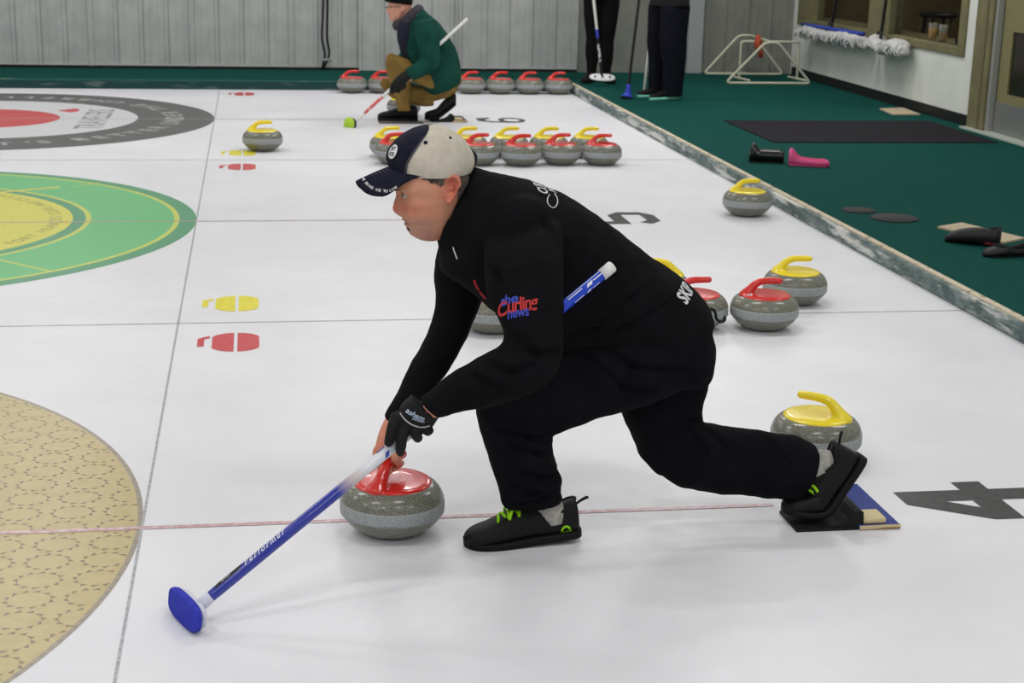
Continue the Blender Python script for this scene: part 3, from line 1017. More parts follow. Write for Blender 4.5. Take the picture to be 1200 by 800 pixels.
# ---- the bare right hand closed on the handle
def chain(pts, rad, n=12):
    return path_tube(pts, rad, n, 4)
MS = main_stone.location
hd = radians(57)
gd = Vector((cos(hd), sin(hd), 0))
gn = Vector((-sin(hd), cos(hd), 0))
def grip(t, up=0.0, out=0.0):
    return Vector((MS.x, MS.y, 0.2))+gd*t+Vector((0, 0, up))+gn*out
wrist_r = at(463, 487, -0.062)
fr = []
for t, r_, ln in ((-0.034, 0.0088, 1.0), (-0.014, 0.0092, 1.05), (0.006, 0.009, 1.0), (0.025, 0.0078, 0.85)):
    fr.append(chain([grip(t*0.9, 0.046, 0.018), grip(t, 0.034, 0.031), grip(t, 0.008, 0.031), grip(t, -0.016, 0.017), grip(t, -0.0235, -0.001), grip(t, -0.019, -0.012)],
                    [r_*1.2, r_*1.1, r_, r_*0.98, r_*0.93, r_*0.82]))
palm_r = [chain([wrist_r, wrist_r*0.5+grip(t, 0.05, 0.02)*0.5, grip(t, 0.043, 0.018), grip(t, 0.034, 0.026)], [0.019, 0.021, 0.0175, 0.013], 14) for t in (-0.03, -0.008, 0.014)]
thumb_r = chain([wrist_r*0.55+grip(-0.03, 0.04, -0.012)*0.45, grip(-0.032, 0.034, -0.024), grip(-0.026, 0.012, -0.027), grip(-0.008, -0.002, -0.0255), grip(0.008, -0.006, -0.023)], [0.016, 0.0135, 0.0112, 0.0102, 0.0088])
fore_r = chain([at(503, 440, -0.03), at(484, 464, -0.05), wrist_r+Vector((0.004, 0, 0.0))], [0.030, 0.024, 0.019], 16)
hand_m = blend_union(fr+palm_r+[thumb_r, fore_r], 0.0022, 3, 0.4)

# ---- the body under the clothes, joined to head and hand as one surface
under = blend_union([
    limb([(560, 220, 520, 285, YM, 0.07), (600, 222, 535, 300, YM, 0.14), (645, 235, 575, 325, YM, 0.155), (700, 268, 620, 370, YM, 0.165), (760, 312, 690, 400, YM, 0.155),
          (805, 345, 745, 420, YM, 0.155), (818, 390, 775, 430, YM, 0.14)], 28),
    limb([(590, 275, 636, 265, -0.25, 0.045), (588, 300, 642, 292, -0.33, 0.045), (588, 335, 642, 330, -0.42, 0.045), (600, 385, 645, 395, -0.495, 0.045), (570, 428, 605, 458, -0.53, 0.04), (500, 466, 524, 484, -0.53, 0.032), (484, 478, 506, 494, -0.53, 0.03)], 22),
    limb([(530, 275, 595, 275, 0.03, 0.05), (520, 340, 556, 345, 0.04, 0.05), (508, 395, 538, 395, 0.0, 0.045), (478, 455, 502, 450, -0.04, 0.034), (468, 475, 486, 475, -0.055, 0.03)], 20),
    limb([(765, 360, 815, 425, -0.21, 0.075), (700, 395, 750, 460, -0.22, 0.07), (620, 450, 655, 490, -0.24, 0.06), (580, 468, 610, 500, -0.24, 0.05)], 20),
    limb([(572, 475, 632, 492, -0.24, 0.05), (578, 510, 640, 530, -0.235, 0.055), (602, 560, 645, 565, -0.222, 0.045), (622, 590, 652, 590, -0.205, 0.034), (628, 612, 658, 606, -0.2, 0.032)], 20),
    limb([(742, 400, 820, 385, -0.05, 0.075), (742, 470, 815, 440, -0.055, 0.07), (765, 535, 815, 508, -0.066, 0.055), (785, 550, 822, 510, -0.068, 0.05)], 20),
    limb([(780, 555, 815, 500, -0.068, 0.05), (830, 565, 858, 512, -0.08, 0.055), (910, 568, 926, 524, -0.12, 0.042), (955, 562, 968, 532, -0.135, 0.032), (975, 575, 992, 545, -0.138, 0.03)], 20),
    path_tube([at(535, 248, YM), at(560, 280, YM), at(600, 300, YM)], [0.05, 0.056, 0.07], 20)], 0.009, 4)
bm_ = weld_union([under, head_m, hand_m])
# skin tones: redder nose, cheek, ear and knuckles, greyer shaved jaw
ca_ = bm_.color_attributes.new('tone', 'FLOAT_COLOR', 'POINT')
cols = []
for v in bm_.vertices:
    q = v.co-HO
    x, y, z = q.dot(HF), q.dot(HL), q.z
    red = jaw = lip = 0.0
    if abs(x) < 0.16 and abs(y) < 0.11 and -0.17 < z < 0.16:
        red = 0.6*gau(z-ZN, 0.016)*gau(x-0.125, 0.03)+0.42*gau(z-zrow(240), 0.026)*gau(x-0.070, 0.045)*(1+0.6*noise.noise(v.co*40))
        if abs(y) > 0.072: red += 0.7*gau(x+0.015, 0.03)
        if y*y < 0.0005: lip = 0.8*gau(z-zrow(259.3), 0.0062)*gau(x-0.098, 0.018)
        jaw = max(0, min(1, (zrow(246)-z)/0.02))*max(0, min(1, (x-0.01)/0.03))
        jaw *= 0.75
    elif (v.co-(Vector((MS.x, MS.y, 0.22)))).length < 0.1:
        red = 0.35+0.3*noise.noise(v.co*60)
    cols += [min(1, max(0, red)), jaw, lip, 1.0]
ca_.data.foreach_set('color', cols)
SKIN = mat('skin', (206, 150, 126), rough=0.5, spec=0.35, bump=0.12, bscale=900, sss=0.08)
nt = SKIN.node_tree
N, L = nt.nodes, nt.links
at_ = N.new('ShaderNodeVertexColor')
at_.layer_name = 'tone'
sep = N.new('ShaderNodeSeparateColor')
L.new(at_.outputs['Color'], sep.inputs[0])
cur = None
tc = N.new('ShaderNodeTexCoord')
nz = N.new('ShaderNodeTexNoise')
nz.inputs['Scale'].default_value = 55
nz.inputs['Detail'].default_value = 5
L.new(tc.outputs['Object'], nz.inputs['Vector'])
mx0 = N.new('ShaderNodeMixRGB')
mx0.inputs[1].default_value = srgb(214, 156, 128)
mx0.inputs[2].default_value = srgb(200, 136, 108)
L.new(nz.outputs['Fac'], mx0.inputs[0])
prev = mx0
for ch, c in (('Red', (198, 106, 88)), ('Green', (170, 128, 112)), ('Blue', (158, 76, 70))):
    mxx = N.new('ShaderNodeMixRGB')
    L.new(sep.outputs[ch], mxx.inputs[0])
    L.new(prev.outputs[0], mxx.inputs[1])
    mxx.inputs[2].default_value = srgb(*c)
    prev = mxx
L.new(prev.outputs[0], N['Principled BSDF'].inputs['Base Color'])
body = link_mesh('body', bm_, SKIN, man)

# eyes
EYE = mat('eye_white', (176, 164, 152), rough=0.15, spec=0.5)
IRIS = mat('iris', (62, 64, 58), rough=0.12, spec=0.6)
for s in (-1, 1):
    xe = hloc(466.2, 227)[0]-0.0132
    c = head_pt(xe, s*0.0295, ZE)
    g = lathe([(0.0118*sin(pi*k/14), -0.0118*cos(pi*k/14)) for k in range(15)], 20)
    eo = mk('eye', [c+p for p in g[0]], g[1], EYE, body)
    g = lathe([(0.0060*k/4, 0.0118-0.0006*(k/4)**2*2.6+0.0005) for k in range(5)][::-1], 18)
    q = (HF*0.95+HL*s*0.0+HL*0.28-HU*0.02).normalized().to_track_quat('Z', 'Y').to_matrix()
    mk('iris', [c+q @ p for p in g[0]], g[1], IRIS, body)
    # upper lid and brow
    lid = [head_pt(xe+0.0118*cos(t)*1.06-0.0005, s*0.0295+0.0125*sin(t), ZE+0.0035+0.0022*cos(t)) for t in [radians(-75+15*k) for k in range(11)]]
    g = path_tube(lid, [0.0012]+[0.0021]*9+[0.0012], 8, 2)
    mk('eyelid', g[0], g[1], SKIN, body)
hair_m = mat('grey_brown_hair', (112, 100, 92), rough=0.9, spec=0.2, col2=(72, 62, 56), nscale=300, nlo=0.4, nhi=0.6, stretch=(1, 1, 0.25), bump=0.6, bscale=500)
# short hair below the cap: lift the scalp surface where hair grows
keep, remap, V, Fc = [], {}, [], []
offm = origin(man)
def hairy(p):
    q = p+offm-HO
    x, y, z = q.dot(HF), q.dot(HL), q.z
    if z > 0.05: return False
    edge = 0.008*noise.noise(p*90)
    if abs(y) > 0.050 and 0.006 < x < 0.060+edge and z > 0.006+0.22*(x-0.012)+edge: return True
    if x < -0.030+edge*0.6 and z > -0.036+edge: return abs(y) < 0.0735 or x < -0.038
    return False
for p in body.data.polygons:
    if hairy(p.center):
        ids = []
        for vi in p.vertices:
            if vi not in remap:
                vv = bm_.vertices[vi]
                remap[vi] = len(V)
                V.append(vv.co+vv.normal*(0.0022+0.0012*noise.noise(vv.co*240)))
            ids.append(remap[vi])
        Fc.append(tuple(ids))
mk('hair', V, Fc, hair_m, man, True, local=True)
def tuft(name, pts, rad, m_):
    g_ = path_tube(pts, rad, 8, 3)
    return mk(name, g_[0], g_[1], m_, man)
for s in (-1, 1):
    xb = hloc(462.6, 219)[0]
    tuft('eyebrow', [head_pt(xb+0.0015, s*0.012, zrow(220.5)), head_pt(xb-0.001, s*0.026, zrow(219)), head_pt(xb-0.013, s*0.045, zrow(219.5))], [0.0022, 0.0026, 0.0014], hair_m)
xs = hloc(477.6, 267)[0]
tuft('chin_tuft', [head_pt(xs+0.0022, 0, zrow(265)), head_pt(xs+0.0004, 0, zrow(267)), head_pt(xs-0.001, 0, zrow(268.8))], [0.0028, 0.0036, 0.0026], mat('grey_beard', (134, 116, 106), rough=0.9, col2=(100, 86, 78), nscale=400))

# ---- cap: cream crown, navy front panel and peak
NAVY = mat('navy_twill', (30, 31, 48), rough=0.85, spec=0.15, bump=0.3, bscale=1200, col2=(24, 25, 40), nscale=60)
CREAMC = mat('cream_cotton', (206, 198, 182), rough=0.9, spec=0.1, bump=0.25, bscale=1000, col2=(196, 188, 172), nscale=40)
STITCH = mat('grey_stitching', (120, 118, 124), rough=0.8)
cl = []
for py, f_, b_, w_ in [(203, 460, 551, 0.0835), (199.5, 458, 553, 0.0850), (193, 455, 555, 0.0870), (184, 453, 555, 0.0870), (175, 455.5, 551.5, 0.0840), (165, 463, 545, 0.0765), (157, 473, 536, 0.064), (151, 485, 525, 0.046), (147.6, 496, 514, 0.022), (146.8, 503, 507, 0.004)]:
    x1, z = hloc(f_, py)
    x0, _ = hloc(b_, py)
    cl.append((z, x1, x0, w_))
cl = smooth_list(cl, 4)
def cap_pt(i, a, lift=0.0):
    z, x1, x0, w_ = cl[i]
    cx, rx = (x1+x0)/2, (x1-x0)/2
    rise = z-cl[0][0]
    zz = z+(0.006*max(0, -cos(a))**1.5+0.008*max(0, cos(a))**2)*max(0, 1-rise/0.05)
    pt = head_pt(cx+(rx+lift)*cos(a), (w_+lift)*sin(a), zz)
    return pt+(pt-head_pt(cx, 0, zz)).normalized()*0.0014*noise.noise(pt*24)
ZS = zrow(190)
def seam_ang(i):
    z, x1, x0, w_ = cl[i]
    cx, rx = (x1+x0)/2, (x1-x0)/2
    sx = hloc(470.5, 205)[0]-0.066*max(0, min(1, (z-ZS)/(zrow(147)-ZS)))**1.5
    c = (sx-cx)/max(rx, 1e-4)
    return math.acos(max(-0.2, min(0.97, c)))
def crown(frontal, lift):
    n_ = 40
    V, Fc = [], []
    for i in range(len(cl)):
        s_ = seam_ang(i)
        a0, a1 = (-s_, s_) if frontal else (s_, 2*pi-s_)
        V += [cap_pt(i, a0+(a1-a0)*k/n_, lift) for k in range(n_+1)]
    for i in range(len(cl)-1):
        for k in range(n_):
            j = i*(n_+1)+k
            Fc.append((j, j+1, j+n_+2, j+n_+1))
    return V, Fc
def solid(name, g_, m_, parent, th):
    me = geo(*g_)
    flipfix(me)
    me = eval_mesh(me, [('SOLIDIFY', dict(thickness=th, offset=1.0))])
    return link_mesh(name, me, m_, parent)
cap = solid('cap', crown(False, 0.0), CREAMC, man, 0.002)
front = solid('front_panel', crown(True, 0.0006), NAVY, cap, 0.002)
tag(front, 'navy front panel of the cap')
sl = [cap_pt(i, seam_ang(i), 0.0030) for i in range(0, len(cl)-3)]
for off in (0.0, -0.04):
    sl = [cap_pt(i, seam_ang(i)+off, 0.0030) for i in range(0, len(cl)-6)]
    g = path_tube(sl, [0.0006]*len(sl), 5, 1)
    mk('seam_stitch', g[0], g[1], STITCH, cap)
# peak
V, Fc = [], []
zb, xb1, xb0, wb_ = cl[3]
cxb, rxb = (xb1+xb0)/2, (xb1-xb0)/2
nu, nv = 36, 10
tipx, tipz = hloc(415.5, 212)
for i in range(nu+1):
    a = radians(-68+136*i/nu)
    inner = Vector((cxb+rxb*cos(a)*0.985, (wb_)*sin(a)*0.985, 0))
    sn = abs(sin(a))/sin(radians(68))
    reach = 0.093*max(0.02, cos(a*1.27))**0.5
    zr = zrow(194.5)*(1-sn**2)+zrow(201.5)*sn**2
    sq = sin(pi/2*min(1, sn/0.7))**1.5
    zo = zrow(211)*(1-sq)+zrow(224.5)*sq
    if sn > 0.75: zo += (zr-zo)*((sn-0.75)/0.25)**2
    for j in range(nv+1):
        t = j/nv
        x = inner.x+reach*t*(0.94+0.06*cos(a))
        y = inner.y*(1-0.06*t)
        z = zr+(zo-zr)*(0.72*t+0.28*t*t)
        V.append(head_pt(x, y, z))
for i in range(nu):
    for j in range(nv):
        a = i*(nv+1)+j
        Fc.append((a, a+1, a+nv+2, a+nv+1))
peak_g = (V, Fc)
peak = solid('peak', peak_g, NAVY, cap, 0.0035)
PB = BVHTree.FromPolygons([v.co+origin(cap) for v in peak.data.vertices], [tuple(p.vertices) for p in peak.data.polygons])
for j in (2, 3, 4, 5, 6):
    line = [V[i*(nv+1)+j]+HU*0.0036 for i in range(3, nu-2)]
    g = path_tube(line, [0.0006]*len(line), 5, 1)
    mk('stitch_row', g[0], g[1], STITCH, cap)
# lettering along the near rim of the peak
s_txt = 'WE BRING ICE TO LIFE'
parts = []
i0, i1 = 19.6, 31.6
chars = [c for c in s_txt]
jj = 8.2
def pv(fi, jf):
    i = max(0, min(nu-1, int(fi)))
    f1 = fi-i
    j_ = min(int(jf), nv-1)
    f2 = jf-j_
    e0 = V[i*(nv+1)+j_]*(1-f2)+V[i*(nv+1)+j_+1]*f2
    e1 = V[(i+1)*(nv+1)+j_]*(1-f2)+V[(i+1)*(nv+1)+j_+1]*f2
    return e0*(1-f1)+e1*f1
samples = [(19.2+k*0.05, pv(19.2+k*0.05, jj)) for k in range(int((32.4-19.2)/0.05))]
acc = [0.0]
for p_, q_ in zip(samples, samples[1:]): acc.append(acc[-1]+(q_[1]-p_[1]).length)
for q, ch in enumerate(chars):
    if ch == ' ': continue
    tgt = acc[-1]*q/(len(chars)-1)
    k = min(range(len(acc)), key=lambda z_: abs(acc[z_]-tgt))
    fi = samples[k][0]
    c = samples[k][1]
    tdir = (pv(min(fi+0.4, nu-0.01), jj)-pv(fi-0.4, jj)).normalized()
    udir = (pv(fi, 6.5)-pv(fi, 9.5)).normalized()
    udir = (udir-tdir*udir.dot(tdir)).normalized()
    nn = tdir.cross(udir)
    if nn.z < 0: nn = -nn
    g = text_geo(ch, 0.0098, 0.02)
    parts.append(([c+tdir*p.x+udir*p.y+nn*0.0048 for p in g[0]], g[1]))
v, f = join_geo(parts)
mk('peak_lettering', v, f, WHT, cap, False)
# button, eyelets, badge, strap
g = xf(lathe([(0, -0.002), (0.008, -0.002), (0.009, 0.001), (0.006, 0.004), (0, 0.005)], 20), Matrix.Translation(head_pt(hloc(504, 148)[0], 0, zrow(147.6))))
mk('button', g[0], g[1], NAVY, cap)
CB = BVHTree.FromPolygons([v.co+origin(cap) for o in (cap, front) for v in o.data.vertices] if False else [v.co+origin(man) for v in cap.data.vertices], [tuple(p.vertices) for p in cap.data.polygons])
FB = BVHTree.FromPolygons([v.co+origin(cap) for v in front.data.vertices], [tuple(p.vertices) for p in front.data.polygons])
def dot_on(name, bvh, px, py, r, m_, parent, th=0.0015, sx=1.0):
    d = ray(px, py).normalized()
    h = bvh.ray_cast(CAM, d, 20)
    if h[0] is None: return None
    n_ = h[1] if h[1].dot(d) < 0 else -h[1]
    M = n_.to_track_quat('Z', 'Y').to_matrix().to_4x4()
    M.translation = h[0]
    g_ = xf(lathe([(0, -0.001), (r, -0.001), (r, th*0.6), (r*0.8, th), (0, th)], 20), M)
    return mk(name, g_[0], g_[1], m_, parent)
dot_on('eyelet', CB, 498.7, 167, 0.0052, NAVY, cap)
dot_on('eyelet', CB, 527.6, 161.4, 0.0042, NAVY, cap)
# round badge on the front panel, with a dark mark
bc = head_pt(cl[14][1]-0.012, 0.024, zrow(175.5))
bn = (HF*0.86+HL*0.46+HU*0.22).normalized()
bu = (HU-bn*HU.dot(bn)).normalized()
br = bu.cross(bn)
h = FB.ray_cast(bc+bn*0.08, -bn, 0.3)
bc = h[0] if h[0] else bc
disc_g = ([Vector((0, 0, 0))]+[Vector((r_*0.0165*cos(2*pi*k/32), r_*0.0185*sin(2*pi*k/32), 0)) for r_ in (0.5, 1.0) for k in range(32)],
          [(0, 1+k, 1+(k+1) % 32) for k in range(32)]+[(1+k, 33+k, 33+(k+1) % 32, 1+(k+1) % 32) for k in range(32)])
print_on('badge', disc_g, FB, bc, br, bu, WHT, cap, 0.004, 0.0016)
ringg = ([Vector((r_*0.0165*cos(2*pi*k/32), r_*0.0185*sin(2*pi*k/32), 0)) for r_ in (0.98, 1.1) for k in range(32)], [(k, 32+k, 32+(k+1) % 32, (k+1) % 32) for k in range(32)])
print_on('badge_rim', ringg, FB, bc, br, bu, NAVY, cap, 0.006, 0.002)
g1 = text_geo('JET', 0.0125, 0.03)
g2 = text_geo('ICE', 0.0125, 0.03)
v, f = join_geo([([p+Vector((0, 0.0068, 0)) for p in g1[0]], g1[1]), ([p+Vector((0, -0.0068, 0)) for p in g2[0]], g2[1])])
print_on('badge_lettering', (v, f), FB, bc, br, bu, NAVY, cap, 0.004, 0.0024)
# tail of the cap's strap / dark hair tuft behind the crown
xk, zk = hloc(553.5, 187)
g = path_tube([head_pt(xk+0.004, 0.0, zk+0.022), head_pt(xk-0.006, 0.006, zk+0.006), head_pt(xk-0.002, 0.004, zk-0.016)], [0.006, 0.008, 0.007], 10)
mk('rear_strap', g[0], g[1], mat('black_strap', (20, 19, 24), rough=0.8), cap)

# ---- glove on the left hand, closed over the broom
B1 = at(718, 311.5, -0.385)                       # free end of the shaft
B0 = ground(238, 708, 0.05)                       # where the shaft meets the brush
B0 = at(238, 706, -0.635)
BD = (B1-B0).normalized()
def on_broom(px):
    """point of the shaft seen at column px"""
    lo, hi = 0.0, 1.0
    for _ in range(40):
        mid = (lo+hi)/2
        p = B0+(B1-B0)*mid
        d = p-CAM
        x = 600+F_PX*d.dot(RT)/d.dot(FWD)
        if x < px: lo = mid
        else: hi = mid
    return B0+(B1-B0)*lo
GLOVE = mat('black_glove', (15, 15, 17), rough=0.65, spec=0.25, bump=0.3, bscale=600)
GLOVE_R = mat('maroon_glove_palm', (96, 34, 32), rough=0.7, spec=0.2)
BR = 0.0138
def knuckle(px, py, Y): return at(px, py, Y)
hand_y = on_broom(476).y
toc = Vector((0.05, -0.95, 0.25)).normalized()    # from the shaft towards the near side
def wrapf(px_broom, k0, mid, tip, rad):
    return chain([k0, mid, tip], rad)
yb = hand_y
gl = []
wr = at(503, 481, -0.53)
kn = {'i': at(465, 489, yb-0.020), 'm': at(476, 497, yb-0.026), 'r': at(487, 501, yb-0.026), 'p': at(498, 500, yb-0.020)}
gl.append(chain([kn['i'], at(460.5, 499, yb-0.030), at(457.5, 510, yb-0.030), at(455.5, 518, yb-0.022)], [0.0145, 0.0142, 0.0135, 0.0118]))
gl.append(chain([kn['m'], at(471.5, 510, yb-0.036), at(470, 521, yb-0.036), at(469.2, 529.5, yb-0.028)], [0.0145, 0.0142, 0.0132, 0.0112]))
gl.append(chain([kn['r'], at(487, 507, yb-0.033), at(488, 511, yb-0.030), at(489.5, 513, yb-0.020)], [0.0145, 0.0138, 0.013, 0.0122]))
gl.append(chain([kn['p'], at(499.5, 503, yb-0.028), at(501.5, 505, yb-0.024), at(502.5, 504, yb-0.014)], [0.0135, 0.0128, 0.012, 0.0115]))
for k_ in 'imrp':
    gl.append(chain([wr, wr*0.45+kn[k_]*0.55, kn[k_]], [0.029, 0.0225, 0.016]))
gl.append(chain([wr, at(482, 490, yb+0.012), at(470, 503, yb+0.022), at(468, 516, yb+0.026)], [0.02, 0.0165, 0.0135, 0.0115]))   # thumb behind the shaft
gl.append(limb([(482, 463, 512, 491, -0.528, 0.040), (474, 470, 506, 496, -0.526, 0.036), (468, 477, 500, 501, yb-0.012, 0.030)], 22))
gm = blend_union(gl, 0.0024, 4, 0.4)
scatter_rough(gm, 0.0012, 45.0, 2.0)
glove = link_mesh('glove', gm, GLOVE, man)
tag(glove, 'black curling glove on his left hand')
GB = bvh_of(gm, origin(man))
def line_on(name, bvh, pix, r, m_, parent, lift=0.001):
    pts = []
    for x, y in pix:
        d = ray(x, y).normalized()
        h_ = bvh.ray_cast(CAM, d, 20)
        if h_[0] is not None:
            pts.append(h_[0]-d*lift)
    if len(pts) < 2: return None
    g_ = path_tube(pts, [r]*len(pts), 6, 3)
    return mk(name, g_[0], g_[1], m_, parent)
PIPE = mat('grey_piping', (176, 174, 168), rough=0.6)
line_on('cuff_piping', GB, [(466, 477.5), (469, 484), (474, 491), (481, 496.5), (488, 499.5), (496, 500.5), (503, 499)], 0.0018, PIPE, glove)
line_on('cuff_edge', GB, [(472, 471), (478, 467.5), (484, 462.5)], 0.0025, mat('orange_lining', (168, 72, 40), rough=0.7), glove)
def print_seen(name, g_, bvh, px, py, ang, m_, parent, lift=0.0012, maxlen=0.005, squash=1.0):
    """flat print on the near side of a surface, at the place seen at (px, py)"""
    d = ray(px, py).normalized()
    h_ = bvh.ray_cast(CAM, d, 20)
    if h_[0] is None: return None
    n_ = h_[1] if h_[1].dot(d) < 0 else -h_[1]
    r_ = (RT*cos(ang)+UP*sin(ang))
    r_ = (r_-n_*r_.dot(n_)).normalized()
    u_ = n_.cross(r_)
    return print_on(name, g_, bvh, h_[0], r_, u_, m_, parent, maxlen, lift)
g1 = text_geo('asham', 0.019, 0.02, 0.3)
print_seen('glove_logo', g1, GB, 486, 486, radians(-28), mat('pale_blue_print', (176, 190, 212), rough=0.6), glove, 0.001, 0.004)
g2 = text_geo('curling', 0.011, 0.02, 0.3)
print_seen('glove_logo', g2, GB, 490, 492, radians(-28), MATS['pale_blue_print'], glove, 0.001, 0.004)

# ---- the broom
BLUE = mat('blue_shaft', (34, 52, 160), rough=0.25, spec=0.5, coat=0.4)
SHAFT = mat('painted_shaft', (34, 52, 160), rough=0.25, spec=0.5, coat=0.4)
nt = SHAFT.node_tree
N, L = nt.nodes, nt.links
tc = N.new('ShaderNodeTexCoord')
sx = N.new('ShaderNodeSeparateXYZ')
L.new(tc.outputs['Object'], sx.inputs[0])
rp = N.new('ShaderNodeValToRGB')
blen = (B1-B0).length
mr = N.new('ShaderNodeMapRange')
mr.inputs['From Max'].default_value = blen
L.new(sx.outputs['Z'], mr.inputs['Value'])
L.new(mr.outputs[0], rp.inputs['Fac'])
els = rp.color_ramp.elements
els[0].position = 0.0
els[0].color = srgb(30, 44, 150)
els[1].position = 1.0
els[1].color = srgb(26, 66, 200)
def frac(px): return (on_broom(px)-B0).length/blen
for pos, c in ((frac(396), (32, 46, 150)), (frac(412), (190, 176, 176)), (frac(432), (222, 224, 230)), (frac(478), (226, 228, 234)), (frac(495), (226, 228, 234)), (frac(540), (40, 70, 196))):
    e = els.new(pos)
    e.color = srgb(*c)
L.new(rp.outputs['Color'], N['Principled BSDF'].inputs['Base Color'])
broom = tag(empty('curling_broom', B0), 'blue and white curling broom under the arm of the man in black', 'broom')
broom.rotation_euler = BD.to_track_quat('Z', 'Y').to_euler()
MB_ = broom.rotation_euler.to_matrix().to_4x4()
MB_.translation = B0
MI = MB_.inverted()
def local_to_broom(g_): return [MI @ Vector(p) for p in g_[0]], g_[1]
g = lathe([(0, -0.03), (0.0118, -0.03), (BR*0.95, 0.01), (BR, 0.05), (BR, blen-0.035), (0, blen-0.035)], 24)
shaft = mk('shaft', g[0], g[1], SHAFT, broom, True, local=True)
g = lathe([(0, blen-0.036), (BR+0.0012, blen-0.036), (BR+0.0012, blen-0.002), (BR-0.002, blen+0.001), (0, blen+0.001)], 24)
mk('end_cap', g[0], g[1], mat('white_plastic', (222, 222, 220), rough=0.5), broom, True, local=True)
# print on the shaft
SB = BVHTree.FromPolygons([MB_ @ v.co for v in shaft.data.vertices], [tuple(p.vertices) for p in shaft.data.polygons])
def shaft_print(name, g_, px, m_, offs=0.0):
    c = on_broom(px)
    d = (c-CAM).normalized()
    n_ = -d
    r_ = BD
    u_ = n_.cross(r_).normalized()
    n2 = r_.cross(u_)
    out = []
    V_, F_ = fine(g_, 0.006)
    for p in V_:
        q = c+r_*p.x
        a = p.y/BR+offs
        out.append(q+(n2*cos(a)+u_*sin(a))*(BR+0.0006))
    return mk(name, *local_to_broom((out, F_)), m_, broom, False, local=True)
WP = mat('white_shaft_print', (214, 216, 226), rough=0.4)
g = text_geo('Performer', 0.021, 0.01, 0.5, 1.35)
shaft_print('shaft_lettering', g, 312, WP, 0.80)
def stripes(spec):
    return join_geo([([Vector((x0, y0, 0)), Vector((x1, y0, 0)), Vector((x1+sh, y1, 0)), Vector((x0+sh, y1, 0))], [(0, 1, 2, 3)]) for x0, x1, y0, y1, sh in spec])
shaft_print('shaft_stripe', stripes([(-0.06, 0.06, 0.010, 0.0125, 0), (-0.06, -0.015, 0.0035, 0.0065, 0), (-0.005, 0.012, -0.002, 0.006, 0.008), (0.02, 0.05, 0.0015, 0.0045, 0), (0.045, 0.053, -0.006, 0.003, 0.006), (-0.05, -0.02, -0.0125, -0.010, 0), (-0.012, 0.0, -0.014, -0.009, 0.005), (0.008, 0.03, -0.0125, -0.0105, 0)]), 688, WP)
shaft_print('shaft_stripe', stripes([(-0.012, 0.012, 0.013, 0.02, 0), (-0.006, 0.006, -0.012, 0.0, 0.010)]), 450, BLUE)
shaft_print('shaft_patch', stripes([(-0.045, 0.028, 0.0, 0.011, 0.012)]), 272, BLK, 0.55)
g = text_geo('carbon', 0.008, 0.02, 0.3, 1.2)
shaft_print('shaft_lettering', [[p+Vector((0, 0, 0)) for p in g[0]], g[1]], 268, WP, 1.0)
# brush head: blue pad standing on its long edge, white plate behind
pc = (ground(232, 744)+ground(204, 717))/2
hl = (ground(233, 746)-ground(203, 716))
hl.z = 0
L_ = hl.length
hl.normalize()
lean = 0.10
hs = (Vector((0, 0, 1))+hl.cross(Vector((0, 0, 1)))*-lean).normalized()
hn = hl.cross(hs)
if hn.x > 0: hn = -hn
def pad_shape(lw, hw, d0, d1, rnd=3.2, n_=44):
    secs = []
    for d, k in ((d0, 0.86), (d0+(d1-d0)*0.18, 0.97), (d0+(d1-d0)*0.5, 1.0), (d0+(d1-d0)*0.82, 0.97), (d1, 0.86)):
        secs.append((pc+hs*0.036+hn*d, hl*lw*k, hs*hw*k))
    return loft(secs, n_, rnd)
PADM = mat('blue_pad_fabric', (52, 62, 176), rough=0.85, spec=0.15, bump=0.4, bscale=700, col2=(62, 68, 188), nscale=60)
g = local_to_broom(pad_shape(L_*0.56, 0.036, -0.006, 0.016))
mk('brush_pad', g[0], g[1], PADM, broom, True, local=True)
g = local_to_broom(pad_shape(L_*0.50, 0.031, -0.020, -0.005))
mk('brush_plate', g[0], g[1], mat('white_brush_plate', (206, 208, 222), rough=0.5), broom, True, local=True)
g = local_to_broom(path_tube([pc+hs*0.036-hn*0.012, (pc+hs*0.036-hn*0.018)*0.5+B0*0.5, B0, B0+BD*0.02], [0.019, 0.017, 0.0155, 0.0142], 14))
mk('swivel_socket', g[0], g[1], MATS['white_brush_plate'], broom, True, local=True)

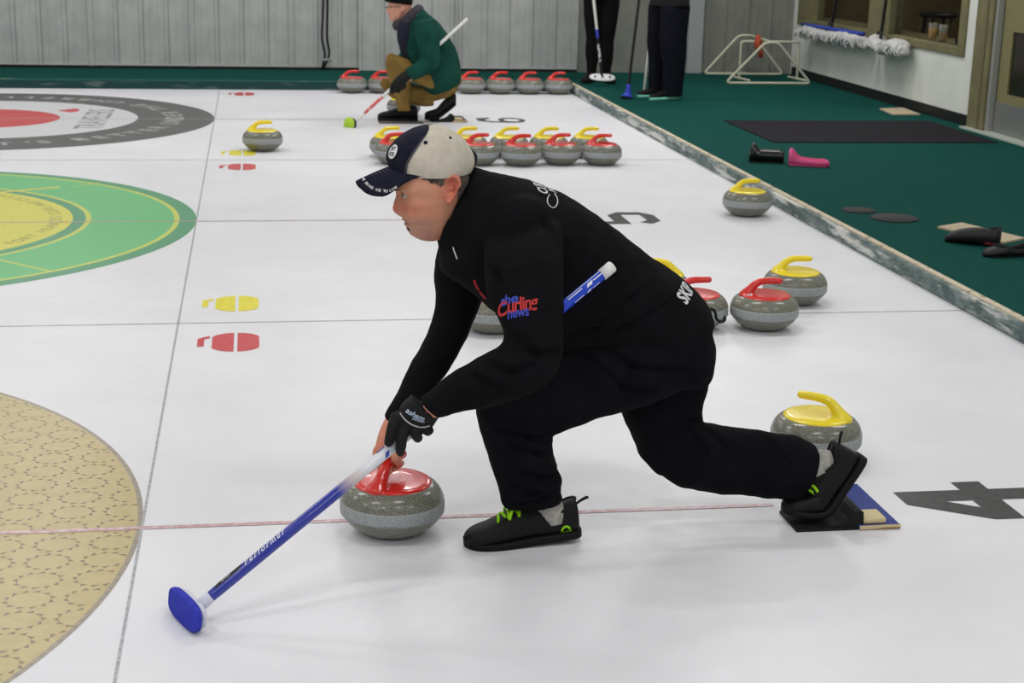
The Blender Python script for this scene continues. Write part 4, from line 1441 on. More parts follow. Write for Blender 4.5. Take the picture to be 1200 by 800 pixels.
# ---- socks, shoes
def sock(rows):
    g_ = limb(rows, 22)
    return mk('sock', g_[0], g_[1], SOCK, man)
sock([(612, 580, 655, 578, -0.208, 0.042), (622, 592, 659, 588, -0.205, 0.042), (626, 600, 662, 596, -0.202, 0.043), (630, 612, 664, 606, -0.2, 0.042)])
sock([(935, 566, 952, 530, -0.13, 0.034), (946, 562, 961, 527, -0.135, 0.034), (955, 565, 976, 529, -0.137, 0.031), (962, 574, 986, 540, -0.138, 0.028)])
LEATHER = mat('black_leather', (14, 14, 16), rough=0.5, spec=0.22, bump=0.2, bscale=350)
SOLE = mat('black_rubber', (13, 13, 14), rough=0.6, spec=0.2, bump=0.15, bscale=300)
LIME = mat('lime_lace', (150, 214, 20), rough=0.6, spec=0.2)
def shoe_parts(bend, sc=1.0, mat4=None):
    """shoe along +x (toe), z up; heel swings up by bend about the ball"""
    xb_ = 0.115
    def warp(p):
        x, y, z = p.x*sc, p.y*sc, p.z*sc
        xb2 = xb_*sc
        if bend and x < xb2:
            s_ = xb2-x
            rad_ = 0.06
            tot = bend
            arc = rad_*tot
            if s_ < arc:
                th = s_/rad_
                bx, bz = -rad_*sin(th), rad_*(1-cos(th))
            else:
                th = tot
                bx = -rad_*sin(th)-(s_-arc)*cos(th)
                bz = rad_*(1-cos(th))+(s_-arc)*sin(th)
            # normal of the sole line
            nx, nz = sin(th), cos(th)
            q = Vector((xb2+bx+nx*z, y, bz+nz*z))
        else:
            q = Vector((x, y, z))
        return mat4 @ q
    # upper
    prof = [(-0.104, 0.012, 0.050, 0.030), (-0.100, 0.026, 0.098, 0.020), (-0.088, 0.033, 0.106, 0.016), (-0.065, 0.036, 0.098, 0.016), (-0.035, 0.038, 0.092, 0.016), (-0.01, 0.040, 0.108, 0.016),
            (0.02, 0.041, 0.114, 0.016), (0.06, 0.044, 0.107, 0.016), (0.10, 0.049, 0.088, 0.014), (0.14, 0.0495, 0.070, 0.014), (0.17, 0.0465, 0.062, 0.014), (0.19, 0.040, 0.054, 0.014), (0.204, 0.027, 0.043, 0.016), (0.2095, 0.010, 0.034, 0.02)]
    rows = smooth_list(prof, 4)
    secs = [(Vector((x, 0, (zt+zb_)/2)), Vector((0, w_, 0)), Vector((0, 0, (zt-zb_)/2))) for x, w_, zt, zb_ in rows]
    V_, F_ = loft(secs, 28, 2.6)
    # narrow the upper towards its top
    V_ = [Vector((p.x, p.y*(1.0-0.24*max(0, (p.z-0.035)/0.07)), p.z)) for p in V_]
    upper = ([warp(p) for p in V_], F_)
    outl = smooth_list([(-0.108, 0.018), (-0.095, 0.034), (-0.06, 0.039), (0.0, 0.041), (0.06, 0.046), (0.11, 0.0505), (0.15, 0.0505), (0.18, 0.0445), (0.20, 0.031), (0.211, 0.012)], 3)
    secs = []
    for x, w_ in outl:
        spring = 0.012*max(0, (x-0.12)/0.09)**2
        zc_, hh = 0.012+spring, 0.0125
        secs.append((Vector((x, 0, zc_)), Vector((0, w_, 0)), Vector((0, 0, hh))))
    V_, F_ = loft(secs, 20, 5.0)
    sole_ = ([warp(p) for p in V_], F_)
    # lace bars across the throat
    laces = []
    for q, x in enumerate((0.056, 0.071, 0.086, 0.101, 0.114)):
        zt = 0.1125-(x-0.05)*0.50
        k_ = 0.007*(1 if q % 2 else -1)
        pts = [Vector((x+k_, -0.030, zt-0.020)), Vector((x+k_*0.5, -0.019, zt-0.004)), Vector((x, 0, zt+0.002)), Vector((x-k_*0.5, 0.019, zt-0.004)), Vector((x-k_, 0.030, zt-0.020))]
        laces.append(path_tube([warp(p) for p in pts], [0.0044]*5, 8, 3))
    for s_ in (-1, 1):
        pts = [Vector((0.058, 0, 0.114)), Vector((0.066, s_*0.016, 0.121)), Vector((0.082, s_*0.030, 0.104)), Vector((0.09, s_*0.036, 0.086))]
        laces.append(path_tube([warp(p) for p in pts], [0.0042]*4, 8, 3))
    # tongue / eyelet panel edge
    stay = []
    for s_ in (-1, 1):
        pts = [Vector((-0.005, s_*0.031, 0.088)), Vector((0.05, s_*0.034, 0.082)), Vector((0.115, s_*0.036, 0.062)), Vector((0.130, s_*0.02, 0.071))]
        stay.append(path_tube([warp(p) for p in pts], [0.002]*4, 6, 3))
    collar = path_tube([warp(Vector(p)) for p in ((-0.02, 0.030, 0.090), (-0.05, 0.031, 0.084), (-0.08, 0.026, 0.098), (-0.098, 0.0, 0.108), (-0.08, -0.026, 0.098), (-0.05, -0.031, 0.084), (-0.02, -0.030, 0.090))], [0.004]*7, 8, 3)
    tab = path_tube([warp(Vector(p)) for p in ((-0.099, 0, 0.088), (-0.110, 0, 0.096), (-0.126, 0, 0.103), (-0.132, 0, 0.104))], [0.005, 0.0055, 0.0065, 0.006], 10, 3, flat=0.6)
    return dict(upper=upper, sole=sole_, laces=join_geo(laces), stay=stay, collar=collar, tab=tab)
def build_shoe(bend, sc, M, label):
    p = shoe_parts(bend, sc, M)
    so = mk('shoe', p['upper'][0], p['upper'][1], LEATHER, man)
    tag(so, label)
    mk('sole', p['sole'][0], p['sole'][1], SOLE, so)
    mk('laces', p['laces'][0], p['laces'][1], LIME, so)['label'] = 'lime green laces'
    [mk('eyelet_stay', q_[0], q_[1], LEATHER, so) for q_ in p['stay']]
    mk('padded_collar', p['collar'][0], p['collar'][1], LEATHER, so)
    mk('pull_tab', p['tab'][0], p['tab'][1], SOLE, so)
    return so, p
def frame_m(o, fwd, pitch=0.0, yaw=0.0):
    x = Vector(fwd).normalized()
    y = Vector((0, 0, 1)).cross(x).normalized()
    z = x.cross(y)
    M = Matrix((x, y, z)).transposed().to_4x4()
    M = M @ Matrix.Rotation(pitch, 4, 'Y')
    M.translation = o
    return M
XL, _, _ = at(600, 648, -0.2)
a0 = ground(600, 647)
Ml = frame_m(Vector((1.063, -0.205, 0.006)), (-1, -0.05, 0), radians(4.5))
shoe_l, pl_ = build_shoe(0, 1.0, Ml, 'black shoe with lime laces under his bent front leg')
LB = BVHTree.FromPolygons(pl_['upper'][0], pl_['upper'][1])
LSB = BVHTree.FromPolygons(pl_['sole'][0], pl_['sole'][1])
g = text_geo('ASHAM', 0.0105, 0.03)
arch = []
for r0, r1 in ((0.0085, 0.014),):
    n_ = 18
    Va = []
    for k in range(n_+1):
        t = pi*k/n_
        Va += [Vector((r0*cos(t), r0*sin(t)*1.05, 0)), Vector((r1*cos(t), r1*sin(t)*1.05, 0))]
    arch = (Va, [(2*k, 2*k+1, 2*k+3, 2*k+2) for k in range(n_)])
v, f = join_geo([([p+Vector((0, -0.005, 0)) for p in g[0]], g[1]), ([p+Vector((0, 0.002, 0)) for p in arch[0]], arch[1])])
print_seen('heel_logo', (v, f), LB, 663, 621.5, radians(4), LIME, shoe_l, 0.0012, 0.004)
g = text_geo('asham', 0.0075, 0.01, 0.3)
print_seen('sole_lettering', g, LSB, 649.5, 636.5, radians(6), LIME, shoe_l, 0.0010, 0.004)
# rear shoe, toe in the hack, heel raised
Mr = frame_m(Vector((1.968, -0.140, 0.022)), (-1, 0.0, 0), 0.0)
shoe_r, _ = build_shoe(radians(58), 1.0, Mr, 'black shoe with lime laces pushing off in the hack')

# ---- the hack he pushes from
HB = mat('hack_rubber', (20, 20, 21), rough=0.7, spec=0.25, bump=0.3, bscale=200)
HBLUE = mat('hack_blue_board', (40, 56, 128), rough=0.6, spec=0.3, col2=(198, 200, 206), nscale=26, nlo=0.66, nhi=0.72, stretch=(1, 1.8, 1))
HWOOD = mat('laminated_wood', (206, 190, 150), rough=0.7, spec=0.2, col2=(150, 120, 84), nscale=16, nlo=0.5, nhi=0.58, stretch=(0.3, 0.3, 9))
def hack(x, y, label, board, side=1):
    o = tag(empty('hack', (x, y, 0)), label, 'hack')
    v_, f_ = box(-0.095, 0.085, -0.075, 0.075, 0, 0.008, 0.002)
    mk('rubber_plate', v_, f_, HB, o, False, local=True)
    # curved foothold rising to the back
    n_ = 10
    Vv, Ff = [], []
    prof = [(-0.03, 0.008), (0.0, 0.011), (0.03, 0.018), (0.055, 0.032), (0.072, 0.052), (0.084, 0.056), (0.098, 0.050), (0.10, 0.008)]
    m_ = len(prof)
    for yy in (-0.07, 0.07):
        Vv += [Vector((a, yy, b)) for a, b in prof]
    Ff = [tuple(range(m_))[::-1], tuple(range(m_, 2*m_))]+[(k, (k+1) % m_, (k+1) % m_+m_, k+m_) for k in range(m_)]
    mk('foothold', Vv, Ff, HB, o, False, local=True)
    v_, f_ = box(0.085, 0.205, -0.078, 0.25, 0.0, 0.015, 0.004)
    V2 = [Vector((p.x*(1.0-0.0*p.y), p.y, p.z)) for p in v_]
    bo = mk('board', V2, f_, board, o, False, local=True)
    v_, f_ = box(0.10, 0.165, -0.072, 0.0, 0.015, 0.032, 0.003)
    mk('wooden_wedge', v_, f_, HWOOD, o, False, local=True)
    v_, f_ = box(0.087, 0.206, -0.0795, -0.0765, 0.002, 0.0142)
    mk('board_edge', v_, f_, HWOOD, o, False, local=True)
    return o
hack(1.872, -0.138, 'black rubber hack on a blue board under the rear shoe of the man in black', HBLUE)

# ---- print on the jacket and trousers
TR = mat('red_print', (178, 40, 42), rough=0.7)
TBL = mat('blue_print', (54, 66, 168), rough=0.7)
TW = mat('white_cloth_print', (206, 206, 210), rough=0.8)
g = text_geo('the', 0.034, 0.02, 0.25, 0.95)
print_seen('sleeve_logo', g, JB, 595, 351.5, radians(8), TBL, jacket)
g = text_geo('Curling', 0.047, 0.02, 0.25, 0.9)
def stretchy(g_, sx_, sy_, curve=0.0):
    return [Vector((p.x*sx_, p.y*sy_+curve*p.x*p.x, 0)) for p in g_[0]], g_[1]
print_seen('sleeve_logo', stretchy(g, 0.78, 1.0), JB, 605, 357.5, radians(13), TR, jacket)
g = text_geo('news', 0.036, 0.02, 0.25, 0.95)
print_seen('sleeve_logo', stretchy(g, 0.72, 1.0), JB, 606.5, 366, radians(8), TBL, jacket)
g = text_geo('.com', 0.012, 0.03, 0.2)
print_seen('sleeve_logo', g, JB, 623.5, 361.5, radians(8), TR, jacket)
# back print
g = text_geo('CURLING', 0.038, 0.02)
print_on('back_lettering', g, JB, at(630, 213, YM), (-0.05, 0.97, 0.2), (-0.85, 0, 0.5), TW, jacket)
g = text_geo('NEWS', 0.034, 0.02)
print_on('back_lettering', g, JB, at(643, 218, YM), (-0.05, 0.97, 0.2), (-0.85, 0, 0.5), TW, jacket)
line_on('back_ring', JB, [(644, 228), (641.5, 233), (642.5, 239), (647, 243), (651, 242), (653.5, 237), (652.5, 231), (650, 227)], 0.0014, TW, jacket)
g = text_geo('SKIP', 0.052, 0.03)
print_on('hem_lettering', g, JB, at(806, 341, -0.235), (0.48, 0.80, 0.30), (-0.80, 0.05, 0.6), TW, jacket)
line_on('chest_zip_pull', JB, [(531, 290), (533, 296), (535.5, 303)], 0.0022, mat('zip_metal', (170, 170, 168), rough=0.35, metal=0.6), jacket)
line_on('chest_logo', JB, [(556, 329), (558, 334), (561, 339)], 0.0035, TR, jacket)
line_on('chest_logo', JB, [(563, 342), (566, 346), (569, 349)], 0.0030, TR, jacket)
# strap hanging from the back pocket
pts = [at(828, 362, -0.16), at(835, 362, -0.18), at(838, 368, -0.18), at(839, 374, -0.18), at(844, 377, -0.18), at(849, 375, -0.18), at(849.5, 371, -0.18)]
pts = [at(829, 362, -0.20), at(835.5, 362.5, -0.20), at(838.5, 367, -0.20), at(839.5, 373, -0.20), at(844.5, 377, -0.20), at(849, 375, -0.20), at(849.5, 371.5, -0.20)]
g = path_tube(pts, [0.0065]*7, 8, 3, flat=0.6)
mk('pocket_strap', g[0], g[1], MATS['black_strap'], trousers)

# ------------------------------------------------------------------ people in the background
def simple_head(o, fw, up, scale, n=28):
    """head with nose, brow, eye sockets, lips, chin and ears; o is the middle of the head"""
    fw = Vector(fw).normalized()
    up = Vector(up).normalized()
    lf = up.cross(fw).normalized()
    rows = [(0.125, 0.012, -0.012, 0.012), (0.115, 0.055, -0.06, 0.048), (0.09, 0.083, -0.092, 0.069), (0.05, 0.096, -0.103, 0.078), (0.015, 0.096, -0.102, 0.078), (0.0, 0.093, -0.10, 0.077), (-0.02, 0.093, -0.095, 0.074),
            (-0.045, 0.092, -0.085, 0.069), (-0.065, 0.090, -0.07, 0.063), (-0.085, 0.087, -0.05, 0.054), (-0.105, 0.082, -0.02, 0.042), (-0.118, 0.066, 0.01, 0.025)]
    V, Fc = [], []
    rr = smooth_list(rows, 3)
    for z, x1, x0, w_ in rr:
        for k in range(n):
            a = 2*pi*k/n
            x = (x1+x0)/2+(x1-x0)/2*cos(a)
            y = w_*sin(a)
            if cos(a) > 0:
                x += 0.024*gau(y, 0.014)*gau(z+0.032, 0.016)+0.01*gau(y, 0.01)*gau(z+0.01, 0.015)
                for s in (-1, 1): x -= 0.009*gau(y-s*0.032, 0.016)*gau(z, 0.011)
                x += 0.004*gau(z+0.068, 0.004)*gau(y, 0.018)+0.004*gau(z+0.079, 0.004)*gau(y, 0.016)
            V.append(Vector(o)+(fw*x+lf*y+up*z)*scale)
    m_ = len(rr)
    for i in range(m_-1):
        for k in range(n):
            a, b = i*n+k, i*n+(k+1) % n
            Fc.append((a, a+n, b+n, b))
    Fc.append(tuple(range(n)))
    Fc.append(tuple(reversed(range((m_-1)*n, m_*n))))
    ears = []
    for s in (-1, 1):
        c = Vector(o)+(fw*-0.01+lf*s*0.078+up*-0.012)*scale
        g_ = lathe([(0.017*sin(pi*k/8), -0.032*cos(pi*k/8)) for k in range(9)], 12)
        ears.append(([c+(fw*p.x*1.0+lf*p.y*0.4+up*p.z)*scale for p in g_[0]], g_[1]))
    return [(V, Fc)]+ears
def simple_hand(wrist, d, side, curl, r=0.009):
    """palm, four fingers and a thumb from the wrist along d; curl is the direction the fingers close in"""
    d = Vector(d).normalized()
    cu = Vector(curl)
    cu = (cu-d*cu.dot(d)).normalized()
    ac = d.cross(cu).normalized()*side
    out = [path_tube([wrist, wrist+d*0.045+ac*t*0.5, wrist+d*0.085+ac*t], [0.024, 0.019, 0.0135], 10, 3) for t in (-0.025, 0.0, 0.025)]
    for t, ln in ((-0.032, 0.9), (-0.011, 1.0), (0.010, 1.02), (0.030, 0.85)):
        k = wrist+d*0.085+ac*t
        out.append(path_tube([k, k+(d*0.030+cu*0.010)*ln, k+(d*0.032+cu*0.036)*ln, k+(d*0.010+cu*0.052)*ln], [r*1.1, r, r*0.95, r*0.85], 8, 3))
    k = wrist+d*0.03+ac*0.03
    out.append(path_tube([k, k+d*0.02+ac*0.02+cu*0.015, k+d*0.04+ac*0.012+cu*0.038], [r*1.3, r*1.15, r*0.95], 8, 3))
    return out
SKIN2 = mat('plain_skin', (206, 152, 132), rough=0.55, spec=0.3, col2=(198, 140, 120), nscale=30, sss=0.05)

# ---- crouching man in the green jacket, on the far sheet
YG = 8.87
green = tag(empty('person', (1.75, YG, 0)), 'crouching man in a green jacket, tan trousers and black knit cap', 'person')
GJ = mat('green_fleece', (24, 70, 60), rough=0.92, spec=0.1, bump=0.3, bscale=300, col2=(19, 60, 51), nscale=9)
TAN = mat('tan_corduroy', (138, 112, 62), rough=0.92, spec=0.1, bump=0.3, bscale=300, col2=(122, 97, 52), nscale=9)
DK = mat('black_knit', (17, 17, 19), rough=0.9, spec=0.1, bump=0.4, bscale=400)
gt = limb([(490, 7, 468, 28, YG, 0.09), (497, 11, 467, 38, YG, 0.15), (507, 20, 467, 52, YG, 0.19), (518, 31, 470, 65, YG, 0.205), (528, 45, 477, 80, YG, 0.205), (535, 60, 486, 92, YG, 0.2),
           (539.5, 78, 494, 102, YG, 0.2), (540.5, 92, 503, 109, YG, 0.195), (538, 97, 507, 110, YG, 0.19)], 30)
ga = limb([(484, 26, 510, 22, YG-0.17, 0.07), (485, 40, 515, 38, YG-0.23, 0.075), (490, 58, 516, 58, YG-0.25, 0.07), (492, 68, 515, 76, YG-0.265, 0.066), (485, 74, 502, 88, YG-0.30, 0.058), (473, 82, 484, 95, YG-0.32, 0.05)], 22)
gr = limb([(478, 26, 505, 24, YG+0.16, 0.07), (474, 45, 500, 45, YG+0.22, 0.07), (470, 60, 492, 66, YG+0.2, 0.06), (462, 72, 474, 86, YG+0.1, 0.05)], 20)
jm2 = blend_union([gt, ga, gr], 0.009, 6)
scatter_rough(jm2, 0.008, 7.0, 4.0)
gj = link_mesh('jacket', jm2, GJ, green)
lt = limb([(480, 74, 535, 92, YG-0.08, 0.09), (470, 68, 520, 108, YG-0.09, 0.1), (462, 63, 488, 98, YG-0.1, 0.09), (453, 65, 470, 90, YG-0.1, 0.075)], 22)
ls = limb([(456, 61, 482, 72, YG-0.1, 0.07), (451.5, 72, 481, 84, YG-0.1, 0.078), (455, 95, 482, 100, YG-0.1, 0.07), (462, 115, 480, 116, YG-0.1, 0.06), (466, 130, 482, 129, YG-0.1, 0.055)], 20)
rt_ = limb([(500, 96, 541, 92, YG+0.06, 0.1), (490, 100, 530, 112, YG+0.05, 0.1), (470, 95, 500, 119, YG+0.05, 0.09), (450, 92, 468, 117, YG+0.06, 0.075), (445, 98, 455, 112, YG+0.06, 0.05)], 22)
rs = limb([(446, 96, 462, 115, YG+0.05, 0.06), (468, 104, 478, 121, YG+0.05, 0.068), (490, 106, 496, 125, YG+0.05, 0.062), (506, 108, 508, 124, YG+0.05, 0.055)], 20)
gp = limb([(500, 82, 540, 84, YG, 0.17), (498, 92, 541, 95, YG, 0.18), (505, 108, 534, 106, YG, 0.15)], 24)
tm2 = blend_union([lt, ls, rt_, rs, gp], 0.009, 5)
scatter_rough(tm2, 0.008, 8.0, 1.5)
link_mesh('trousers', tm2, TAN, green)
hc = at(468.5, 8, YG)
hf = Vector((-1, -0.06, -0.02))
under2 = blend_union(simple_head(hc, hf, (0, 0, 1), 0.98)+[
    path_tube([hc+Vector((0.02, 0, -0.04)), at(482, 26, YG), at(490, 36, YG)], [0.055, 0.06, 0.07], 16),
    limb([(492, 18, 474, 34, YG, 0.08), (512, 34, 478, 60, YG, 0.16), (530, 62, 492, 90, YG, 0.17), (534, 90, 505, 104, YG, 0.16)], 20),
    limb([(490, 30, 508, 28, YG-0.18, 0.05), (495, 60, 510, 62, YG-0.25, 0.05), (486, 80, 500, 86, YG-0.27, 0.04), (470, 86, 478, 96, YG-0.32, 0.03)], 16),
    limb([(480, 30, 500, 28, YG+0.17, 0.05), (476, 60, 490, 62, YG+0.2, 0.045), (464, 76, 472, 84, YG+0.1, 0.035)], 16),
    limb([(530, 90, 515, 104, YG-0.08, 0.07), (475, 72, 485, 94, YG-0.1, 0.06), (460, 72, 470, 88, YG-0.1, 0.055)], 16),
    limb([(462, 74, 474, 80, YG-0.1, 0.05), (462, 95, 474, 100, YG-0.1, 0.05), (468, 125, 478, 125, YG-0.1, 0.04)], 16),
    limb([(528, 96, 515, 106, YG+0.05, 0.06), (482, 102, 488, 112, YG+0.05, 0.05), (458, 101, 462, 110, YG+0.05, 0.035)], 16),
    limb([(458, 103, 464, 112, YG+0.05, 0.035), (486, 110, 490, 118, YG+0.05, 0.038), (504, 113, 505, 119, YG+0.05, 0.03)], 16)]
    + simple_hand(at(470, 80, YG+0.12), (-0.5, -0.5, -0.6), -1, (0, -0.3, -1)), 0.0075, 2, 0.4)
link_mesh('body', under2, SKIN2, green)
# knit cap, scarf, spectacles
cols_ = [(0.028, 0.0, 1.06), (0.05, 0.0, 1.08), (0.085, 0.0, 1.0), (0.11, 0, 0.82), (0.13, 0, 0.5), (0.137, 0, 0.12)]
g = loft([(hc+Vector((0.008-0.025*(1-z/0.137)*1.0, 0, z)), Vector((0.104*k, 0, -0.012*k)), Vector((0, 0.084*k, 0))) for z, _, k in smooth_list(cols_, 3)], 28)
mk('knit_cap', g[0], g[1], DK, green)
g = path_tube([at(468, 30, YG-0.08), at(474, 27, YG-0.1), at(482, 19, YG-0.1), at(489, 13, YG-0.04), at(490, 12, YG+0.04), at(482, 20, YG+0.1), at(470, 28, YG+0.08), at(466, 30, YG-0.02)], [0.045]*8, 12, 4)
SC1 = mat('charcoal_scarf', (62, 60, 66), rough=0.95, col2=(40, 39, 46), nscale=50, bump=0.4, bscale=200)
mk('scarf', g[0], g[1], SC1, green)
g = path_tube([at(475, 28, YG-0.13), at(473, 42, YG-0.15), at(476, 56, YG-0.13), at(480, 66, YG-0.12)], [0.05, 0.055, 0.05, 0.04], 12, 4, flat=0.5, up=(0, 1, 0))
mk('scarf_end', g[0], g[1], mat('navy_scarf', (26, 28, 44), rough=0.95), green)
g = path_tube([hc+Vector((-0.118, -0.02, -0.004)), hc+Vector((-0.11, -0.05, -0.002)), hc+Vector((-0.06, -0.082, 0.004)), hc+Vector((0.0, -0.086, 0.006))], [0.003]*4, 6, 3)
mk('spectacles', g[0], g[1], DK, green)
gh = simple_hand(at(473, 91, YG-0.33), (-0.62, -0.12, -0.78), 1, (0.2, 0.9, -0.3), 0.0125)
ghm = blend_union(gh+[path_tube([at(478, 88, YG-0.32), at(472, 92, YG-0.33), at(466, 97, YG-0.335)], [0.042, 0.042, 0.04], 14), path_tube([at(466, 96, YG-0.345), at(461, 102, YG-0.345), at(459.5, 107, YG-0.33)], [0.036, 0.03, 0.022], 12)], 0.006, 3)
link_mesh('glove', ghm, GLOVE, green)
def bshoe(toe, heel, parent, m_, sole_m, lift=0.0, hgt=0.105, wd=0.05, heelup=0.0, name='shoe', toe_flat=True):
    """a shoe from heel to toe points on the ground"""
    toe, heel = Vector(toe), Vector(heel)
    d = toe-heel
    ln = d.length
    x = d.normalized()
    y = Vector((0, 0, 1)).cross(x).normalized()
    z = x.cross(y)
    secs, so = [], []
    for t, w_, h_ in smooth_list([(0.0, 0.3, 0.55), (0.05, 0.75, 0.95), (0.2, 0.85, 1.0), (0.4, 0.86, 0.98), (0.6, 0.95, 0.72), (0.78, 1.0, 0.56), (0.92, 0.8, 0.46), (1.0, 0.3, 0.28)], 3):
        lf_ = heelup*max(0, 1-t/0.62)**1.1
        secs.append((heel+x*ln*t+z*(0.02+hgt*h_*0.5+lf_), y*wd*w_, z*(hgt*h_*0.5)))
        so.append((heel+x*ln*t+z*(0.014+lf_), y*(wd*min(1, w_*1.08)), z*0.015))
    g_ = loft(secs, 16, 2.6)
    s_ = mk(name, g_[0], g_[1], m_, parent)
    g_ = loft(so, 14, 4.5)
    mk('sole', g_[0], g_[1], sole_m, s_)
    return s_
s1 = bshoe(ground(443, 142)+Vector((0, 0.03, 0)), ground(490, 142)+Vector((0, 0.03, 0)), green, LEATHER, SOLE, hgt=0.105, wd=0.046)
s2 = bshoe(ground(498, 142)+Vector((0, 0.02, 0.012)), ground(530, 142)+Vector((0.03, 0.02, 0.012)), green, LEATHER, SOLE, heelup=0.12, hgt=0.1)
tag(mbox('sliding_plate', ground(444, 144).x, ground(496, 144).x, YG-0.17, YG-0.02, 0.0005, 0.006, mat('grey_slider', (96, 94, 90), rough=0.6), None, 0.002), 'flat grey sliding plate under the front shoe of the man in green', 'slider')
hack(1.85, YG+0.02, 'black hack with a grey board under the rear shoe of the man in green', mat('grey_board', (78, 76, 74), rough=0.7))
# his broom
def plain_broom(p0, p1, label, segs, head, r=0.0135):
    """shaft from p0 (low end) to p1 in coloured lengths; head(parent) adds the brush"""
    o = tag(empty('curling_broom', p0), label, 'broom')
    for a, b, m_ in segs:
        q0, q1 = Vector(p0).lerp(p1, a), Vector(p0).lerp(p1, b)
        g_ = path_tube([q0, q1], [r, r], 12, 1)
        mk('shaft', g_[0], g_[1], m_, o)
    if head: head(o)
    return o
SW = mat('white_shaft', (218, 218, 214), rough=0.35, spec=0.4)
SRW = mat('red_white_shaft', (206, 92, 92), rough=0.35, spec=0.4, col2=(222, 200, 198), nscale=34, nlo=0.56, nhi=0.64)
SK = mat('black_shaft', (20, 20, 22), rough=0.35, spec=0.4)
LIMEP = mat('lime_pad', (176, 212, 60), rough=0.8, col2=(160, 196, 60), nscale=40)
def oval_head(c, nrm, lw, hw, th, face_m, back_m, long_ax=(0, 1, 0)):
    def f(o):
        n_ = Vector(nrm).normalized()
        l_ = Vector(long_ax)
        l_ = (l_-n_*l_.dot(n_)).normalized()
        s_ = n_.cross(l_)
        def lens(d0, d1, k):
            return loft([(Vector(c)+n_*d, l_*lw*k*e, s_*hw*k*e) for d, e in ((d0, 0.85), (d0*0.7+d1*0.3, 1.0), (d0*0.3+d1*0.7, 1.0), (d1, 0.85))], 26, 2.4)
        g_ = lens(0.0, th, 1.0)
        mk('brush_pad', g_[0], g_[1], face_m, o)
        g_ = lens(-th*0.9, 0.001, 0.92)
        mk('brush_plate', g_[0], g_[1], back_m, o)
    return f
q0 = at(417, 142, 8.50)
q1 = at(546.5, 23, 8.70)
plain_broom(q0, q1, 'white broom with a red band and lime head held by the man in green', [(0, 0.075, SW), (0.075, 0.24, SRW), (0.24, 1.0, SW)],
            oval_head(at(410.5, 146.5, 8.48), (-0.75, -0.6, 0.1), 0.055, 0.062, 0.03, LIMEP, mat('dark_plate', (34, 38, 34), rough=0.6)))

# ---- two people standing on the carpet, seen from the thighs down in the photograph
def stander(loc, face, label, top_m, leg_m, hip_w, leg_rows, hands=True):
    """standing figure: legs given as rows (height above the carpet, half width across, half depth), measured from the ground"""
    o = tag(empty('person', loc), label, 'person')
    fw = Vector((cos(face), sin(face), 0))
    lf = Vector((-sin(face), cos(face), 0))
    L0 = Vector(loc)
    def P(x, y, z): return L0+fw*x+lf*y+Vector((0, 0, z))
    legs = []
    for s in (-1, 1):
        secs = [(P(dx, s*yy, z), lf*a, fw*b) for z, yy, dx, a, b in smooth_list(leg_rows, 3)]
        legs.append(loft(secs, 20))
    hip = loft([(P(0, 0, z), lf*a, fw*b) for z, a, b in smooth_list([(0.80, hip_w*0.55, 0.08), (0.86, hip_w, 0.115), (0.95, hip_w, 0.12), (1.02, hip_w*0.93, 0.105)], 3)], 24)
    tm_ = blend_union(legs+[hip], 0.012, 3)
    scatter_rough(tm_, 0.006, 7.0, loc[0])
    link_mesh('trousers', tm_, leg_m, o)
    trunk = loft([(P(dx, 0, z), lf*a, fw*b) for z, dx, a, b in smooth_list([(0.83, 0, hip_w+0.025, 0.155), (1.0, 0, hip_w+0.015, 0.135), (1.15, 0, 0.165, 0.115), (1.3, 0, 0.19, 0.125), (1.42, -0.005, 0.185, 0.115), (1.48, -0.01, 0.10, 0.08), (1.52, -0.01, 0.065, 0.065)], 3)], 26)
    arms, sk = [], []
    for s in (-1, 1):
        el = P(0.02, s*0.27, 1.14)
        wr_ = P(0.20, s*0.16, 1.05)
        arms.append(path_tube([P(0, s*0.16, 1.42), P(0, s*0.22, 1.36), el, P(0.12, s*0.22, 1.09), wr_], [0.06, 0.062, 0.052, 0.046, 0.04], 16))
        sk.append(path_tube([P(0, s*0.17, 1.38), el, wr_], [0.04, 0.036, 0.026], 12))
        sk += simple_hand(wr_, fw*0.9-lf*s*0.3-Vector((0, 0, 0.2)), s, -lf*s)
    jm_ = blend_union([trunk]+arms, 0.011, 4)
    link_mesh('jacket', jm_, top_m, o)
    hc_ = P(0.03, 0, 1.66)
    sk += simple_head(hc_, fw, (0, 0, 1), 0.96)
    sk.append(path_tube([P(0.0, 0, 1.60), P(-0.005, 0, 1.5), P(0, 0, 1.4)], [0.052, 0.055, 0.07], 14))
    sk.append(loft([(P(0, 0, z), lf*a, fw*b) for z, a, b in ((0.86, 0.12, 0.08), (1.1, 0.13, 0.085), (1.35, 0.16, 0.09), (1.42, 0.13, 0.08))], 18))
    for s in (-1, 1):
        sk.append(loft([(P(dx, s*yy, z), lf*a*0.72, fw*b*0.72) for z, yy, dx, a, b in leg_rows], 14))
    bmm = blend_union(sk, 0.009, 2, 0.4)
    link_mesh('body', bmm, SKIN2, o)
    g_ = loft([(hc_-fw*0.012+Vector((0, 0, z)), lf*a, fw*b) for z, a, b in smooth_list([(0.03, 0.082, 0.098), (0.07, 0.08, 0.098), (0.11, 0.06, 0.07), (0.132, 0.01, 0.012)], 3)], 22)
    mk('hair', g_[0], g_[1], hair_m, o)
    return o, P
BLKJ = mat('black_jacket', (18, 18, 20), rough=0.9)
LEG = mat('black_leggings', (12, 12, 14), rough=0.85, spec=0.15)
DEN = mat('navy_denim', (20, 22, 32), rough=0.9, spec=0.1, col2=(15, 16, 24), nscale=30)
